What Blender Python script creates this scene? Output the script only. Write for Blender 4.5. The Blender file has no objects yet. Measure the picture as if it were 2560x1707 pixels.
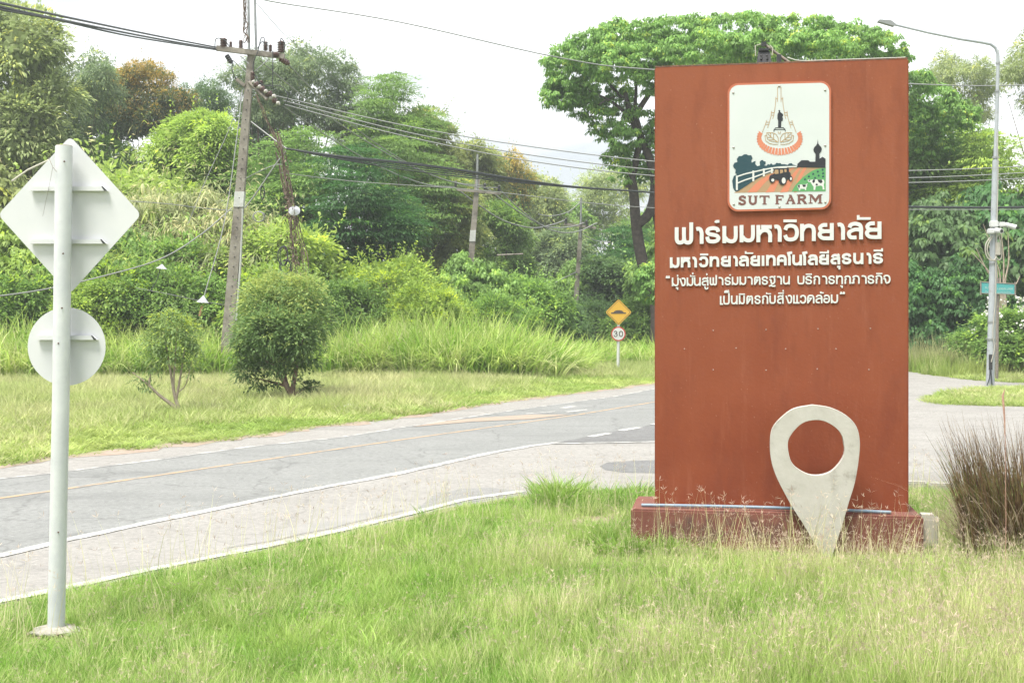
import bpy, bmesh, math, random
import numpy as np
from mathutils import Vector, Matrix
from mathutils.geometry import tessellate_polygon
R = math.radians
random.seed(7)
scene = bpy.context.scene
C = scene.collection

# ------------------------------------------------------------------ camera
EYE = 2.45          # metres above the ground
F = 3000.0          # focal length in pixels of the 2560 px wide photograph
HZ = 780.0          # row of the horizon
cam = bpy.data.objects.new('camera', bpy.data.cameras.new('camera'))
C.objects.link(cam)
cam.location = (0, 0, EYE)
cam.rotation_euler = (R(90), 0, 0)
cam.data.sensor_width = 36
cam.data.lens = F / 2560 * 36
cam.data.shift_y = (HZ - 853.5) / 2560
cam.data.clip_end = 2000
scene.camera = cam

# ------------------------------------------------------------------ light
SUN_EL, SUN_AZ = 68, 222      # light from the left, behind the camera
world = bpy.data.worlds.new('World'); scene.world = world; world.use_nodes = True
wn, wl = world.node_tree.nodes, world.node_tree.links
wn.clear()
wo = wn.new('ShaderNodeOutputWorld'); bg = wn.new('ShaderNodeBackground')
sky = wn.new('ShaderNodeTexSky'); sky.sky_type = 'NISHITA'; sky.sun_disc = False
sky.sun_elevation = R(SUN_EL); sky.sun_rotation = R(SUN_AZ)
sky.air_density = 1.0; sky.dust_density = 3.0; sky.ozone_density = 1.0
tc = wn.new('ShaderNodeTexCoord'); nz = wn.new('ShaderNodeTexNoise')
mp = wn.new('ShaderNodeMapping'); mp.inputs['Scale'].default_value = (1, 1, 2.6)
nz.inputs['Scale'].default_value = 2.4; nz.inputs['Detail'].default_value = 5; nz.inputs['Roughness'].default_value = .5
rp = wn.new('ShaderNodeValToRGB')
rp.color_ramp.elements[0].position = .40; rp.color_ramp.elements[0].color = (3.7, 3.95, 4.1, 1)
rp.color_ramp.elements[1].position = .58; rp.color_ramp.elements[1].color = (8.2, 8.25, 8.2, 1)
mx = wn.new('ShaderNodeMix'); mx.data_type = 'RGBA'; mx.inputs[0].default_value = .9
wl.new(tc.outputs['Generated'], mp.inputs['Vector']); wl.new(mp.outputs[0], nz.inputs['Vector'])
wl.new(nz.outputs[0], rp.inputs[0]); wl.new(sky.outputs[0], mx.inputs[6]); wl.new(rp.outputs[0], mx.inputs[7])
wl.new(mx.outputs[2], bg.inputs[0]); bg.inputs[1].default_value = 0.085; wl.new(bg.outputs[0], wo.inputs[0])
sun = bpy.data.objects.new('sun', bpy.data.lights.new('sun', 'SUN')); C.objects.link(sun)
sun.data.energy = 3.0; sun.data.angle = R(24); sun.data.color = (1, .95, .86)
az = R(SUN_AZ)
to_sun = Vector((math.sin(az) * math.cos(R(SUN_EL)), math.cos(az) * math.cos(R(SUN_EL)), math.sin(R(SUN_EL))))
sun.rotation_euler = to_sun.to_track_quat('Z', 'Y').to_euler()
vs = scene.view_settings
vs.view_transform = 'Standard'; vs.look = 'None'; vs.gamma = 1; vs.use_curve_mapping = False
vs.exposure = 1.45
cy = scene.cycles
cy.max_bounces = 8; cy.diffuse_bounces = 4; cy.glossy_bounces = 2; cy.transmission_bounces = 3; cy.transparent_max_bounces = 4
cy.caustics_reflective = False; cy.caustics_refractive = False
cy.use_adaptive_sampling = True; cy.adaptive_threshold = .02

# ------------------------------------------------------------------ helpers
def G(px, py, z=0.0):
    """the ground point (height z) that the photograph shows at px, py"""
    Y = F * (EYE - z) / (py - HZ)
    return Vector(((px - 1280) / F * Y, Y, z))
def Q(px, py, Y):
    return Vector(((px - 1280) / F * Y, Y, EYE - (py - HZ) / F * Y))

def mat(name, c1, c2=None, scale=8, rough=.7, bump=0, detail=6, lo=.35, hi=.65, metal=0, bscale=None, spec=.4, c3=None, s3=1.5, lo3=.55, hi3=.75):
    m = bpy.data.materials.new(name); m.use_nodes = True
    n, l = m.node_tree.nodes, m.node_tree.links
    b = n['Principled BSDF']
    b.inputs['Roughness'].default_value = rough; b.inputs['Metallic'].default_value = metal
    b.inputs['Specular IOR Level'].default_value = spec
    b.inputs['Base Color'].default_value = (*c1, 1)
    t = n.new('ShaderNodeTexCoord')
    if c2:
        z = n.new('ShaderNodeTexNoise'); z.inputs['Scale'].default_value = scale; z.inputs['Detail'].default_value = detail
        z.inputs['Roughness'].default_value = .65
        r = n.new('ShaderNodeValToRGB')
        r.color_ramp.elements[0].position = lo; r.color_ramp.elements[0].color = (*c1, 1)
        r.color_ramp.elements[1].position = hi; r.color_ramp.elements[1].color = (*c2, 1)
        l.new(t.outputs['Object'], z.inputs['Vector']); l.new(z.outputs[0], r.inputs[0])
        out = r.outputs[0]
        if c3:
            z3 = n.new('ShaderNodeTexNoise'); z3.inputs['Scale'].default_value = s3; z3.inputs['Detail'].default_value = 8; z3.inputs['Roughness'].default_value = .7
            r3 = n.new('ShaderNodeValToRGB'); r3.color_ramp.elements[0].position = lo3; r3.color_ramp.elements[1].position = hi3
            x3 = n.new('ShaderNodeMix'); x3.data_type = 'RGBA'; x3.inputs[7].default_value = (*c3, 1)
            l.new(t.outputs['Object'], z3.inputs['Vector']); l.new(z3.outputs[0], r3.inputs[0])
            l.new(r3.outputs[0], x3.inputs[0]); l.new(out, x3.inputs[6]); out = x3.outputs[2]
        l.new(out, b.inputs['Base Color'])
    if bump:
        z2 = n.new('ShaderNodeTexNoise'); z2.inputs['Scale'].default_value = bscale or scale * 4; z2.inputs['Detail'].default_value = 6
        bb = n.new('ShaderNodeBump'); bb.inputs['Strength'].default_value = bump; bb.inputs['Distance'].default_value = .02
        l.new(t.outputs['Object'], z2.inputs['Vector']); l.new(z2.outputs[0], bb.inputs['Height']); l.new(bb.outputs[0], b.inputs['Normal'])
    return m

def leaf_mat(name, warm=(1.35, 1.15, .55), trans=.45, world_tint=None, rough=.55, warm_at=(.62, .95)):
    """leaf colour = the object's own colour, varied leaf by leaf through the 'tint' attribute"""
    m = bpy.data.materials.new(name); m.use_nodes = True
    n, l = m.node_tree.nodes, m.node_tree.links
    b = n['Principled BSDF']; b.inputs['Roughness'].default_value = rough; b.inputs['Specular IOR Level'].default_value = .35
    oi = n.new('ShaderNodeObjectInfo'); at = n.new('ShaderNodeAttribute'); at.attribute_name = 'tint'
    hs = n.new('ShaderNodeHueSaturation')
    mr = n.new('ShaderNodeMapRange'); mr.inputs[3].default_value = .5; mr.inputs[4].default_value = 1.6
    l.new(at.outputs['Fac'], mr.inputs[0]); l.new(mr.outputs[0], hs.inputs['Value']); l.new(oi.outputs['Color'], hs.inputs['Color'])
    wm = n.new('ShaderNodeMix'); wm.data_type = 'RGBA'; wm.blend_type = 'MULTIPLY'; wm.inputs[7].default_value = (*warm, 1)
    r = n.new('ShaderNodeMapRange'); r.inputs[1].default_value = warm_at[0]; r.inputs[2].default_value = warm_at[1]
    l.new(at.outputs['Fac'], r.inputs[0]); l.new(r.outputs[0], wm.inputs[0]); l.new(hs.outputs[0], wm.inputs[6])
    out = wm.outputs[2]
    l.new(out, b.inputs['Base Color'])
    tr = n.new('ShaderNodeBsdfTranslucent'); l.new(out, tr.inputs['Color'])
    ms = n.new('ShaderNodeMixShader'); ms.inputs[0].default_value = trans
    l.new(b.outputs[0], ms.inputs[1]); l.new(tr.outputs[0], ms.inputs[2])
    l.new(ms.outputs[0], n['Material Output'].inputs[0])
    return m

def blade_mat(name, green, straw, scale=.35, lo=.42, hi=.62, dark=None):
    """grass blades: the colour wanders over the lawn with world position and from blade to blade"""
    m = bpy.data.materials.new(name); m.use_nodes = True
    n, l = m.node_tree.nodes, m.node_tree.links
    b = n['Principled BSDF']; b.inputs['Roughness'].default_value = .5; b.inputs['Specular IOR Level'].default_value = .35
    g = n.new('ShaderNodeNewGeometry'); z = n.new('ShaderNodeTexNoise'); z.inputs['Scale'].default_value = scale; z.inputs['Detail'].default_value = 4
    r = n.new('ShaderNodeValToRGB')
    r.color_ramp.elements[0].position = lo; r.color_ramp.elements[0].color = (*green, 1)
    r.color_ramp.elements[1].position = hi; r.color_ramp.elements[1].color = (*straw, 1)
    l.new(g.outputs['Position'], z.inputs['Vector'])
    at = n.new('ShaderNodeAttribute'); at.attribute_name = 'tint'
    ad = n.new('ShaderNodeMath'); ad.operation = 'MULTIPLY_ADD'; ad.inputs[1].default_value = .3; 
    sb = n.new('ShaderNodeMath'); sb.operation = 'SUBTRACT'; sb.inputs[1].default_value = .15
    l.new(at.outputs['Fac'], ad.inputs[0]); l.new(z.outputs[0], ad.inputs[2]); l.new(ad.outputs[0], sb.inputs[0])
    l.new(sb.outputs[0], r.inputs[0])
    hs = n.new('ShaderNodeHueSaturation'); mr = n.new('ShaderNodeMapRange'); mr.inputs[3].default_value = .7; mr.inputs[4].default_value = 1.35
    oi = n.new('ShaderNodeObjectInfo')
    l.new(oi.outputs['Random'], mr.inputs[0]); l.new(mr.outputs[0], hs.inputs['Value']); l.new(r.outputs[0], hs.inputs['Color'])
    l.new(hs.outputs[0], b.inputs['Base Color'])
    tr = n.new('ShaderNodeBsdfTranslucent'); l.new(hs.outputs[0], tr.inputs['Color'])
    ms = n.new('ShaderNodeMixShader'); ms.inputs[0].default_value = .4
    l.new(b.outputs[0], ms.inputs[1]); l.new(tr.outputs[0], ms.inputs[2]); l.new(ms.outputs[0], n['Material Output'].inputs[0])
    return m

def mesh_np(name, V, Fc, tint=None, material=None, smooth=False):
    """V (N,3), Fc (M,k) all faces the same size"""
    me = bpy.data.meshes.new(name)
    V = np.asarray(V, dtype=np.float32); Fc = np.asarray(Fc, dtype=np.int32)
    M, k = Fc.shape
    me.vertices.add(len(V)); me.vertices.foreach_set('co', V.ravel())
    me.loops.add(M * k); me.loops.foreach_set('vertex_index', Fc.ravel())
    me.polygons.add(M)
    me.polygons.foreach_set('loop_start', np.arange(0, M * k, k, dtype=np.int32))
    if smooth: me.polygons.foreach_set('use_smooth', np.ones(M, dtype=bool))
    me.update(calc_edges=True)
    if tint is not None:
        a = me.attributes.new('tint', 'FLOAT', 'POINT'); a.data.foreach_set('value', np.asarray(tint, dtype=np.float32))
    if material: me.materials.append(material)
    return me

class MB:
    """collects simple solids for ONE mesh object"""
    def __init__(s): s.v, s.f, s.sm = [], [], []
    def add(s, vs_, fs, smooth=False):
        o = len(s.v); s.v += [tuple(p) for p in vs_]; s.f += [tuple(i + o for i in f) for f in fs]; s.sm += [smooth] * len(fs)
    def box(s, c, d, rot=None, bev=0):
        x, y, z = d[0] / 2, d[1] / 2, d[2] / 2
        if bev:
            bm = bmesh.new(); bmesh.ops.create_cube(bm, size=1)
            for v in bm.verts: v.co = Vector((v.co.x * d[0], v.co.y * d[1], v.co.z * d[2]))
            bmesh.ops.bevel(bm, geom=bm.edges[:], offset=bev, segments=2, affect='EDGES')
            P = [v.co.copy() for v in bm.verts]; FF = [[v.index for v in f.verts] for f in bm.faces]; bm.free()
        else:
            P = [Vector((a * x, b * y, e * z)) for a in (-1, 1) for b in (-1, 1) for e in (-1, 1)]
            FF = [(0, 1, 3, 2), (4, 6, 7, 5), (0, 4, 5, 1), (2, 3, 7, 6), (0, 2, 6, 4), (1, 5, 7, 3)]
        if rot is not None: P = [rot @ p for p in P]
        s.add([p + Vector(c) for p in P], FF)
    def tube(s, pts, r, n=8, cap=True):
        pts = [Vector(p) for p in pts]; rs = r if isinstance(r, (list, tuple)) else [r] * len(pts)
        V, Fc = [], []
        prev = None
        for i, p in enumerate(pts):
            t = (pts[min(i + 1, len(pts) - 1)] - pts[max(i - 1, 0)]).normalized()
            a = prev if prev is not None else (Vector((0, 0, 1)) if abs(t.z) < .9 else Vector((1, 0, 0)))
            u = (a - t * a.dot(t)).normalized(); w = t.cross(u); prev = u
            for k in range(n):
                an = 2 * math.pi * k / n
                V.append(p + (u * math.cos(an) + w * math.sin(an)) * rs[i])
        for i in range(len(pts) - 1):
            for k in range(n):
                a, b = i * n + k, i * n + (k + 1) % n
                Fc.append((a, b, b + n, a + n))
        s.add(V, Fc, True)
        if cap:
            s.add(V[:n], [tuple(reversed(range(n)))]); s.add(V[-n:], [tuple(range(n))])
    def lathe(s, base, axis, prof, n=12):
        axis = Vector(axis).normalized(); a = Vector((0, 0, 1)) if abs(axis.z) < .9 else Vector((1, 0, 0))
        u = (a - axis * a.dot(axis)).normalized(); w = axis.cross(u); V, Fc = [], []
        for (r, h) in prof:
            for k in range(n):
                an = 2 * math.pi * k / n
                V.append(Vector(base) + axis * h + (u * math.cos(an) + w * math.sin(an)) * max(r, 1e-4))
        for i in range(len(prof) - 1):
            for k in range(n):
                p, q = i * n + k, i * n + (k + 1) % n
                Fc.append((p, q, q + n, p + n))
        s.add(V, Fc, True)
    def prism(s, pts, depth_vec):
        """flat polygon (3-D points) given a thickness"""
        pts = [Vector(p) for p in pts]; n = len(pts); d = Vector(depth_vec)
        tri = tessellate_polygon([pts])
        s.add(pts + [p + d for p in pts], [tuple(t) for t in tri] + [tuple(i + n for i in reversed(t)) for t in tri]
              + [(i, (i + 1) % n, (i + 1) % n + n, i + n) for i in range(n)])
    def build(s, name, m, parent=None, smooth=True, **kw):
        me = bpy.data.meshes.new(name); me.from_pydata(s.v, [], s.f)
        me.polygons.foreach_set('use_smooth', s.sm)
        me.update()
        bm = bmesh.new(); bm.from_mesh(me); bmesh.ops.recalc_face_normals(bm, faces=bm.faces[:]); bm.to_mesh(me); bm.free()
        if m: me.materials.append(m)
        return link(name, me, parent, **kw)

def link(name, me, parent=None, loc=None, **kw):
    o = bpy.data.objects.new(name, me); C.objects.link(o)
    if parent: o.parent = parent
    if loc is not None: o.location = loc
    for k, v in kw.items(): o[k] = v
    return o
def thing(name, loc, label, category, rz=0, group=None):
    o = bpy.data.objects.new(name, None); C.objects.link(o); o.location = loc; o.rotation_euler.z = rz
    o.empty_display_size = .2
    o['label'] = label; o['category'] = category
    if group: o['group'] = group
    return o
def sheet(name, pts, z, m, **kw):
    pts = [Vector((p[0], p[1], z)) for p in pts]
    tri = tessellate_polygon([pts])
    me = bpy.data.meshes.new(name); me.from_pydata(pts, [], [tuple(t) for t in tri]); me.update()
    bm = bmesh.new(); bm.from_mesh(me)
    for f in bm.faces:
        if f.normal.z < 0: f.normal_flip()
    bm.to_mesh(me); bm.free()
    me.materials.append(m)
    kw.setdefault('kind', 'structure')
    return link(name, me, **kw)
def resample(pts, step):
    out = [Vector(pts[0])]
    for a, b in zip(pts[:-1], pts[1:]):
        a, b = Vector(a), Vector(b); k = max(1, int((b - a).length / step))
        out += [a.lerp(b, i / k) for i in range(1, k + 1)]
    return out
def strip(name, pts, width, z, m, wob=0.0, **kw):
    P = resample([(p[0], p[1], 0) for p in pts], .35); rr = random.Random(3)
    L, Rr = [], []
    for i, p in enumerate(P):
        t = (P[min(i + 1, len(P) - 1)] - P[max(i - 1, 0)]).normalized(); nn = Vector((-t.y, t.x, 0))
        L.append(p + nn * (width / 2 + rr.uniform(-wob, wob))); Rr.append(p - nn * (width / 2 + rr.uniform(-wob, wob)))
    V = [(p.x, p.y, z) for p in L + Rr]; n = len(P)
    me = bpy.data.meshes.new(name); me.from_pydata(V, [], [(i, i + n, i + n + 1, i + 1) for i in range(n - 1)]); me.update()
    me.materials.append(m); kw.setdefault('kind', 'structure')
    return link(name, me, **kw)

# ------------------------------------------------------------------ ground, roads, markings
m_soil = mat('grassy_soil', (.15, .205, .055), (.22, .235, .10), 1.2, .95, .6, bscale=25)
def road_mat(name, c1, c2, dark, crack=.5, patch=.5):
    """aggregate speckle, long stains and fine cracks over a mottled base"""
    m = mat(name, c1, c2, .9, .93, .3, bscale=70, lo=.3, hi=.7)
    n, l = m.node_tree.nodes, m.node_tree.links; b = n['Principled BSDF']; src = b.inputs['Base Color'].links[0].from_socket
    t = n.new('ShaderNodeTexCoord')
    def over(src, fac, col):
        x = n.new('ShaderNodeMix'); x.data_type = 'RGBA'; x.inputs[7].default_value = (*col, 1); l.new(fac, x.inputs[0]); l.new(src, x.inputs[6]); return x.outputs[2]
    def rng(sock, a, c, to):
        r = n.new('ShaderNodeMapRange'); r.inputs[1].default_value = a; r.inputs[2].default_value = c; r.inputs[3].default_value = 0; r.inputs[4].default_value = to; l.new(sock, r.inputs[0]); return r.outputs[0]
    def nz_(scale, det, sc=(1, 1, 1)):
        mp = n.new('ShaderNodeMapping'); mp.inputs['Scale'].default_value = sc; mp.inputs['Rotation'].default_value = (0, 0, R(-57)); z = n.new('ShaderNodeTexNoise'); z.inputs['Scale'].default_value = scale; z.inputs['Detail'].default_value = det; z.inputs['Roughness'].default_value = .7
        l.new(t.outputs['Object'], mp.inputs[0]); l.new(mp.outputs[0], z.inputs['Vector']); return z.outputs[0]
    src = over(src, rng(nz_(11, 4), .48, .66, .75), dark)
    src = over(src, rng(nz_(17, 3), .56, .68, .55), tuple(min(1, c * 1.45) for c in c2))
    src = over(src, rng(nz_(.5, 9, (.35, 1.5, 1)), .5, .66, patch), dark)
    src = over(src, rng(nz_(3.5, 8), .56, .7, .4), dark)
    v = n.new('ShaderNodeTexVoronoi'); v.feature = 'DISTANCE_TO_EDGE'; v.inputs['Scale'].default_value = .42
    mpv = n.new('ShaderNodeMapping'); zz = n.new('ShaderNodeTexNoise'); zz.inputs['Scale'].default_value = 2.2; zz.inputs['Detail'].default_value = 6
    ad = n.new('ShaderNodeMixRGB'); ad.blend_type = 'ADD'; ad.inputs[0].default_value = .55
    l.new(t.outputs['Object'], zz.inputs['Vector']); l.new(t.outputs['Object'], ad.inputs[1]); l.new(zz.outputs['Color'], ad.inputs[2]); l.new(ad.outputs[0], v.inputs['Vector'])
    src = over(src, rng(v.outputs['Distance'], .013, .002, crack), tuple(c * .35 for c in dark))
    l.new(src, b.inputs['Base Color']); return m
m_shoulder = road_mat('old_light_paving', (.220, .213, .202), (.262, .255, .243), (.160, .157, .151), .22, .5)
m_asphalt = road_mat('grey_asphalt', (.170, .176, .174), (.205, .211, .208), (.125, .13, .129), .3, .6)
m_patch = road_mat('dark_asphalt_patch', (.125, .127, .13), (.165, .168, .17), (.09, .09, .09), .2, .4)
m_line = mat('worn_white_paint', (.50, .50, .49), (.44, .44, .43), 3, .75, c3=(.25, .25, .24), s3=4, lo3=.46, hi3=.60)
m_line2 = mat('very_worn_white_paint', (.42, .42, .41), (.36, .36, .35), 3, .75, c3=(.20, .20, .195), s3=2.6, lo3=.44, hi3=.55)
m_yel = mat('faded_yellow_paint', (.40, .275, .16), (.33, .25, .17), 3, .75, c3=(.19, .185, .175), s3=4, lo3=.46, hi3=.62)
m_yel2 = mat('ghost_yellow_paint', (0.238, 0.205, 0.172), (0.304, 0.231, 0.178), 4, .8)
m_dirt = mat('reddish_dirt_edge', (0.238, 0.178, 0.139), (0.290, 0.244, 0.205), 5, .95, .5)

near_edge = [G(-900, 1700), G(0, 1512), G(116, 1487), G(223, 1466), G(402, 1427), G(580, 1391), G(759, 1353), G(893, 1324), G(1000, 1299),
             G(1164, 1262), G(1304, 1240), G(1400, 1232), G(1520, 1224), G(1640, 1218), G(1850, 1213), G(2270, 1212), G(2400, 1211), G(2560, 1210), G(3400, 1215)]
far_edge = [G(-1400, 1255), G(-500, 1205), G(0, 1168), G(120, 1145), G(312, 1125), G(580, 1096), G(800, 1066), G(1000, 1043), G(1100, 1027), G(1263, 1003), G(1406, 986), G(1534, 972),
            G(1637, 957), G(1800, 941), G(2050, 930), G(2272, 928), G(2330, 938), G(2450, 951), G(2560, 957), G(2900, 962), G(3500, 970)]
gx = np.linspace(-260, 260, 90); gy = np.linspace(-25, 380, 90)
GV = [(x, y, -0.004) for y in gy for x in gx]
GF = [(j * 90 + i, j * 90 + i + 1, (j + 1) * 90 + i + 1, (j + 1) * 90 + i) for j in range(89) for i in range(89)]
link('ground', mesh_np('ground', GV, GF, material=m_soil), kind='structure')
rr = random.Random(5)
def rag(pts, amp, step=.3):
    return [p + Vector((rr.uniform(-amp, amp), rr.uniform(-amp, amp), 0)) for p in resample(pts, step)]
sheet('road_shoulder', rag(near_edge, .035) + list(reversed(rag(far_edge, .06))), 0.0, m_shoulder)
fl = [G(-1400, 1287), G(-500, 1237), G(0, 1197), G(120, 1185), G(402, 1148), G(625, 1117), G(848, 1094), G(1100, 1054), G(1243, 1032), G(1406, 1009), G(1534, 992), G(1637, 972), G(1800, 955), G(2000, 945)]
l2 = [G(-900, 1560), G(0, 1389), G(165, 1351), G(384, 1304), G(603, 1259), G(759, 1228), G(1000, 1183), G(1100, 1161), G(1228, 1132), G(1330, 1115), G(1438, 1101)]
l2b = [G(1381, 1110), G(1637, 1105), G(1850, 1101), G(2150, 1098)]
dash = [(G(1475, 1092), G(1523, 1084)), (G(1551, 1077), G(1599, 1069)), (G(1632, 1062), G(1680, 1053))]
sheet('asphalt_lanes', l2 + [G(1475, 1092), G(1551, 1077), G(1637, 1061), G(1800, 1035), G(2000, 1005), G(2150, 975)] + list(reversed(fl)), .004, m_asphalt)
strip('edge_line', fl, .10, .008, m_line2, .02)
strip('edge_line', l2, .16, .008, m_line, .018)
strip('edge_line', l2b, .13, .012, m_line, .01)
for a, b in dash: strip('lane_dash', [a, b], .17, .012, m_line, .008)
strip('edge_line', [G(-900, 1680), G(0, 1505), G(116, 1480), G(223, 1458), G(402, 1420), G(580, 1384), G(759, 1346), G(893, 1317), G(1000, 1292), G(1164, 1249), G(1304, 1229)], .13, .012, m_line, .022)
strip('centre_line', [G(-1000, 1360), G(0, 1246), G(120, 1229), G(446, 1181), G(1000, 1100), G(1243, 1066), G(1432, 1039), G(1637, 1005), G(1850, 975)], .10, .008, m_yel, .006)
sheet('worn_hatching', [G(1030, 1068), G(1100, 1055), G(1200, 1045), G(1330, 1037), G(1425, 1037), G(1330, 1048), G(1180, 1055)], .012, m_yel2)
strip('worn_dash', [G(1315, 1034), G(1390, 1029)], .09, .008, m_line, .03)
strip('worn_dash', [G(1416, 1030), G(1470, 1024)], .12, .008, m_line, .03)
strip('worn_dash', [G(1405, 1020), G(1435, 1016)], .22, .008, m_line, .03)
sheet('dark_patch', rag([G(1381, 1107.5), G(1440, 1097), G(1475, 1089), G(1540, 1079), G(1637, 1062), G(1800, 1050), G(1800, 1100), G(1637, 1103)], .05), .0085, m_patch)
sheet('dark_patch', rag([G(1495, 1165), G(1520, 1156), G(1580, 1152), G(1640, 1150), G(1800, 1150), G(1800, 1180), G(1640, 1182), G(1560, 1180), G(1515, 1174)], .05), .004, m_patch)
sheet('dark_patch', rag([G(1030, 1282), G(1080, 1240), G(1150, 1222), G(1220, 1218), G(1300, 1226), G(1355, 1231), G(1500, 1222.5), G(1420, 1229), G(1304, 1236), G(1164, 1257)], .02), .004, road_mat('grey_paving_seam', (.185, .185, .183), (.21, .21, .205), (.15, .15, .148), .2, .4))
sheet('dark_patch', rag([G(560, 1370), G(700, 1325), G(860, 1290), G(980, 1268), G(1010, 1275), G(880, 1308), G(700, 1348)], .03), .004, mat('grey_paving_patch', (0.205, 0.205, 0.198), (0.251, 0.244, 0.238), 3, .9, .4))
strip('dirt_edge', [p + Vector((0, -.15, 0)) for p in far_edge[:14]], .5, .004, m_dirt, .22)
strip('dirt_edge', [G(1640, 1222), G(1500, 1229), G(1400, 1237), G(1304, 1245), G(1164, 1266), G(1000, 1303)], .1, .006, m_dirt, .04)
# grass island on the right and the soil patch by the plinth
isl = [G(2318, 1003), G(2335, 990), G(2370, 980), G(2450, 972), G(2560, 968), G(3000, 966), G(3300, 1000), G(3000, 1028), G(2560, 1016), G(2420, 1013), G(2350, 1010)]
sheet('island_turf', isl, .006, m_soil)
sheet('soil_patch', rag([G(1405, 1310), G(1430, 1292), G(1500, 1290), G(1570, 1284), G(1590, 1296), G(1560, 1316), G(1480, 1326), G(1420, 1322)], .06), .006, mat('bare_soil', (0.198, 0.145, 0.106), (0.277, 0.224, 0.178), 5, .95, .8))
# low broken kerb by the plinth
m_conc = mat('old_concrete', (0.264, 0.257, 0.238), (0.343, 0.330, 0.304), 5, .9, .5, c3=(0.145, 0.139, 0.125), s3=4)
kb = thing('broken_kerb', G(2340, 1226), 'low broken concrete kerb in the grass between red sign wall and dark grass clump', 'kerb')
for a, b in (((2262, 1222), (2316, 1224)), ((2322, 1227), (2400, 1229)), ((2404, 1230), (2480, 1232))):
    A, B = G(*a), G(*b); d = (B - A); mb = MB()
    mb.box((A + B) / 2 - kb.location + Vector((0, 0, .05)), (d.length, .14, .13), Matrix.Rotation(math.atan2(d.y, d.x), 3, 'Z'), bev=.02)
    mb.build('kerb_stone', m_conc, kb)
# ------------------------------------------------------------------ the red sign wall
WL, WR = Vector((1.515, 12.74, 0)), Vector((4.066, 12.30, 0))
WW = (WR - WL).length; WA = math.atan2(WR.y - WL.y, WR.x - WL.x); WT = 5.045
Uax = (WR - WL).normalized(); Nax = Vector((-Uax.y, Uax.x, 0))     # Nax points away from the camera
def UV(px, py):
    """wall-local (u, v) of the point of the wall face the photograph shows at px, py"""
    d = Vector(((px - 1280) / F, 1, -(py - HZ) / F)); o = Vector((0, 0, EYE))
    t = (WL - o).dot(Nax) / d.dot(Nax); p = o + d * t
    return ((p - WL).dot(Uax), p.z)
wall = thing('sign_wall', WL, 'tall rust red rendered sign wall with white raised lettering and a farm panel', 'sign', rz=WA)
def wall_mat():
    m = mat('rust_red_render', (.182, .040, .0145), (.212, .053, .021), 1.6, .95, .10, bscale=30, detail=8)
    n, l = m.node_tree.nodes, m.node_tree.links; b = n['Principled BSDF']
    src = b.inputs['Base Color'].links[0].from_socket
    t = n.new('ShaderNodeTexCoord')
    def layer(src, vec_scale, scale, lo, hi, col, amount, detail=7):
        mp = n.new('ShaderNodeMapping'); mp.inputs['Scale'].default_value = vec_scale
        z = n.new('ShaderNodeTexNoise'); z.inputs['Scale'].default_value = scale; z.inputs['Detail'].default_value = detail; z.inputs['Roughness'].default_value = .7
        r = n.new('ShaderNodeMapRange'); r.inputs[1].default_value = lo; r.inputs[2].default_value = hi; r.inputs[4].default_value = amount
        x = n.new('ShaderNodeMix'); x.data_type = 'RGBA'; x.inputs[7].default_value = (*col, 1)
        l.new(t.outputs['Object'], mp.inputs[0]); l.new(mp.outputs[0], z.inputs['Vector']); l.new(z.outputs[0], r.inputs[0]); l.new(r.outputs[0], x.inputs[0]); l.new(src, x.inputs[6])
        return x.outputs[2]
    # the red grows a little paler towards the upper half
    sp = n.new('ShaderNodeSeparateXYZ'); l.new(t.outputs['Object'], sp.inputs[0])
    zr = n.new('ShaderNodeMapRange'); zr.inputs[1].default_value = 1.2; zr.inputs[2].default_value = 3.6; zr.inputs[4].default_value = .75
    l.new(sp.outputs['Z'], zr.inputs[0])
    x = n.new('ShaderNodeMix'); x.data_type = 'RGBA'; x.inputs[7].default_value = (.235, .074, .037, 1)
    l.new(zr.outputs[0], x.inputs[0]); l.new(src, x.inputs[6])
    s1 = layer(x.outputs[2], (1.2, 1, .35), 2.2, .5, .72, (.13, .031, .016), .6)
    s2 = layer(s1, (3, 1, .3), 3, .55, .75, (.28, .11, .065), .42)
    s3 = layer(s2, (1, 1, 1), 38, .68, .74, (.41, .27, .2), .5, 2)
    s4 = layer(s3, (1, 1, 1), 90, .66, .75, (.105, .033, .02), .35, 2)
    l.new(s4, b.inputs['Base Color'])
    return m
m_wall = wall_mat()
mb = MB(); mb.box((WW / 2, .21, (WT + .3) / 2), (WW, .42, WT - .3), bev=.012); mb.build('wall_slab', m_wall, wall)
m_cap = mat('weathered_wall_edge', (0.079, 0.066, 0.053), (0.198, 0.099, 0.066), 14, .95, .6)
mb = MB(); mb.box((WW / 2, .21, WT + .008), (WW - .01, .40, .016)); mb.build('coping', m_cap, wall)
m_pl = mat('stained_red_plinth', (.135, .045, .032), (.20, .085, .065), 2.4, .92, .4, detail=8, c3=(.055, .036, .03), s3=2.4, lo3=.50, hi3=.70)
mb = MB(); mb.box((WW / 2 - .065, .16, .20), (WW + .33, .92, .405), bev=.02)
pl = mb.build('plinth', m_pl, wall)
EV = 0
m_wl = mat('white_letter_enamel', (.56, .58, .575), (.52, .54, .535), 6, .45, 0, c3=(.40, .33, .25), s3=22, lo3=.68, hi3=.75)

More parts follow.
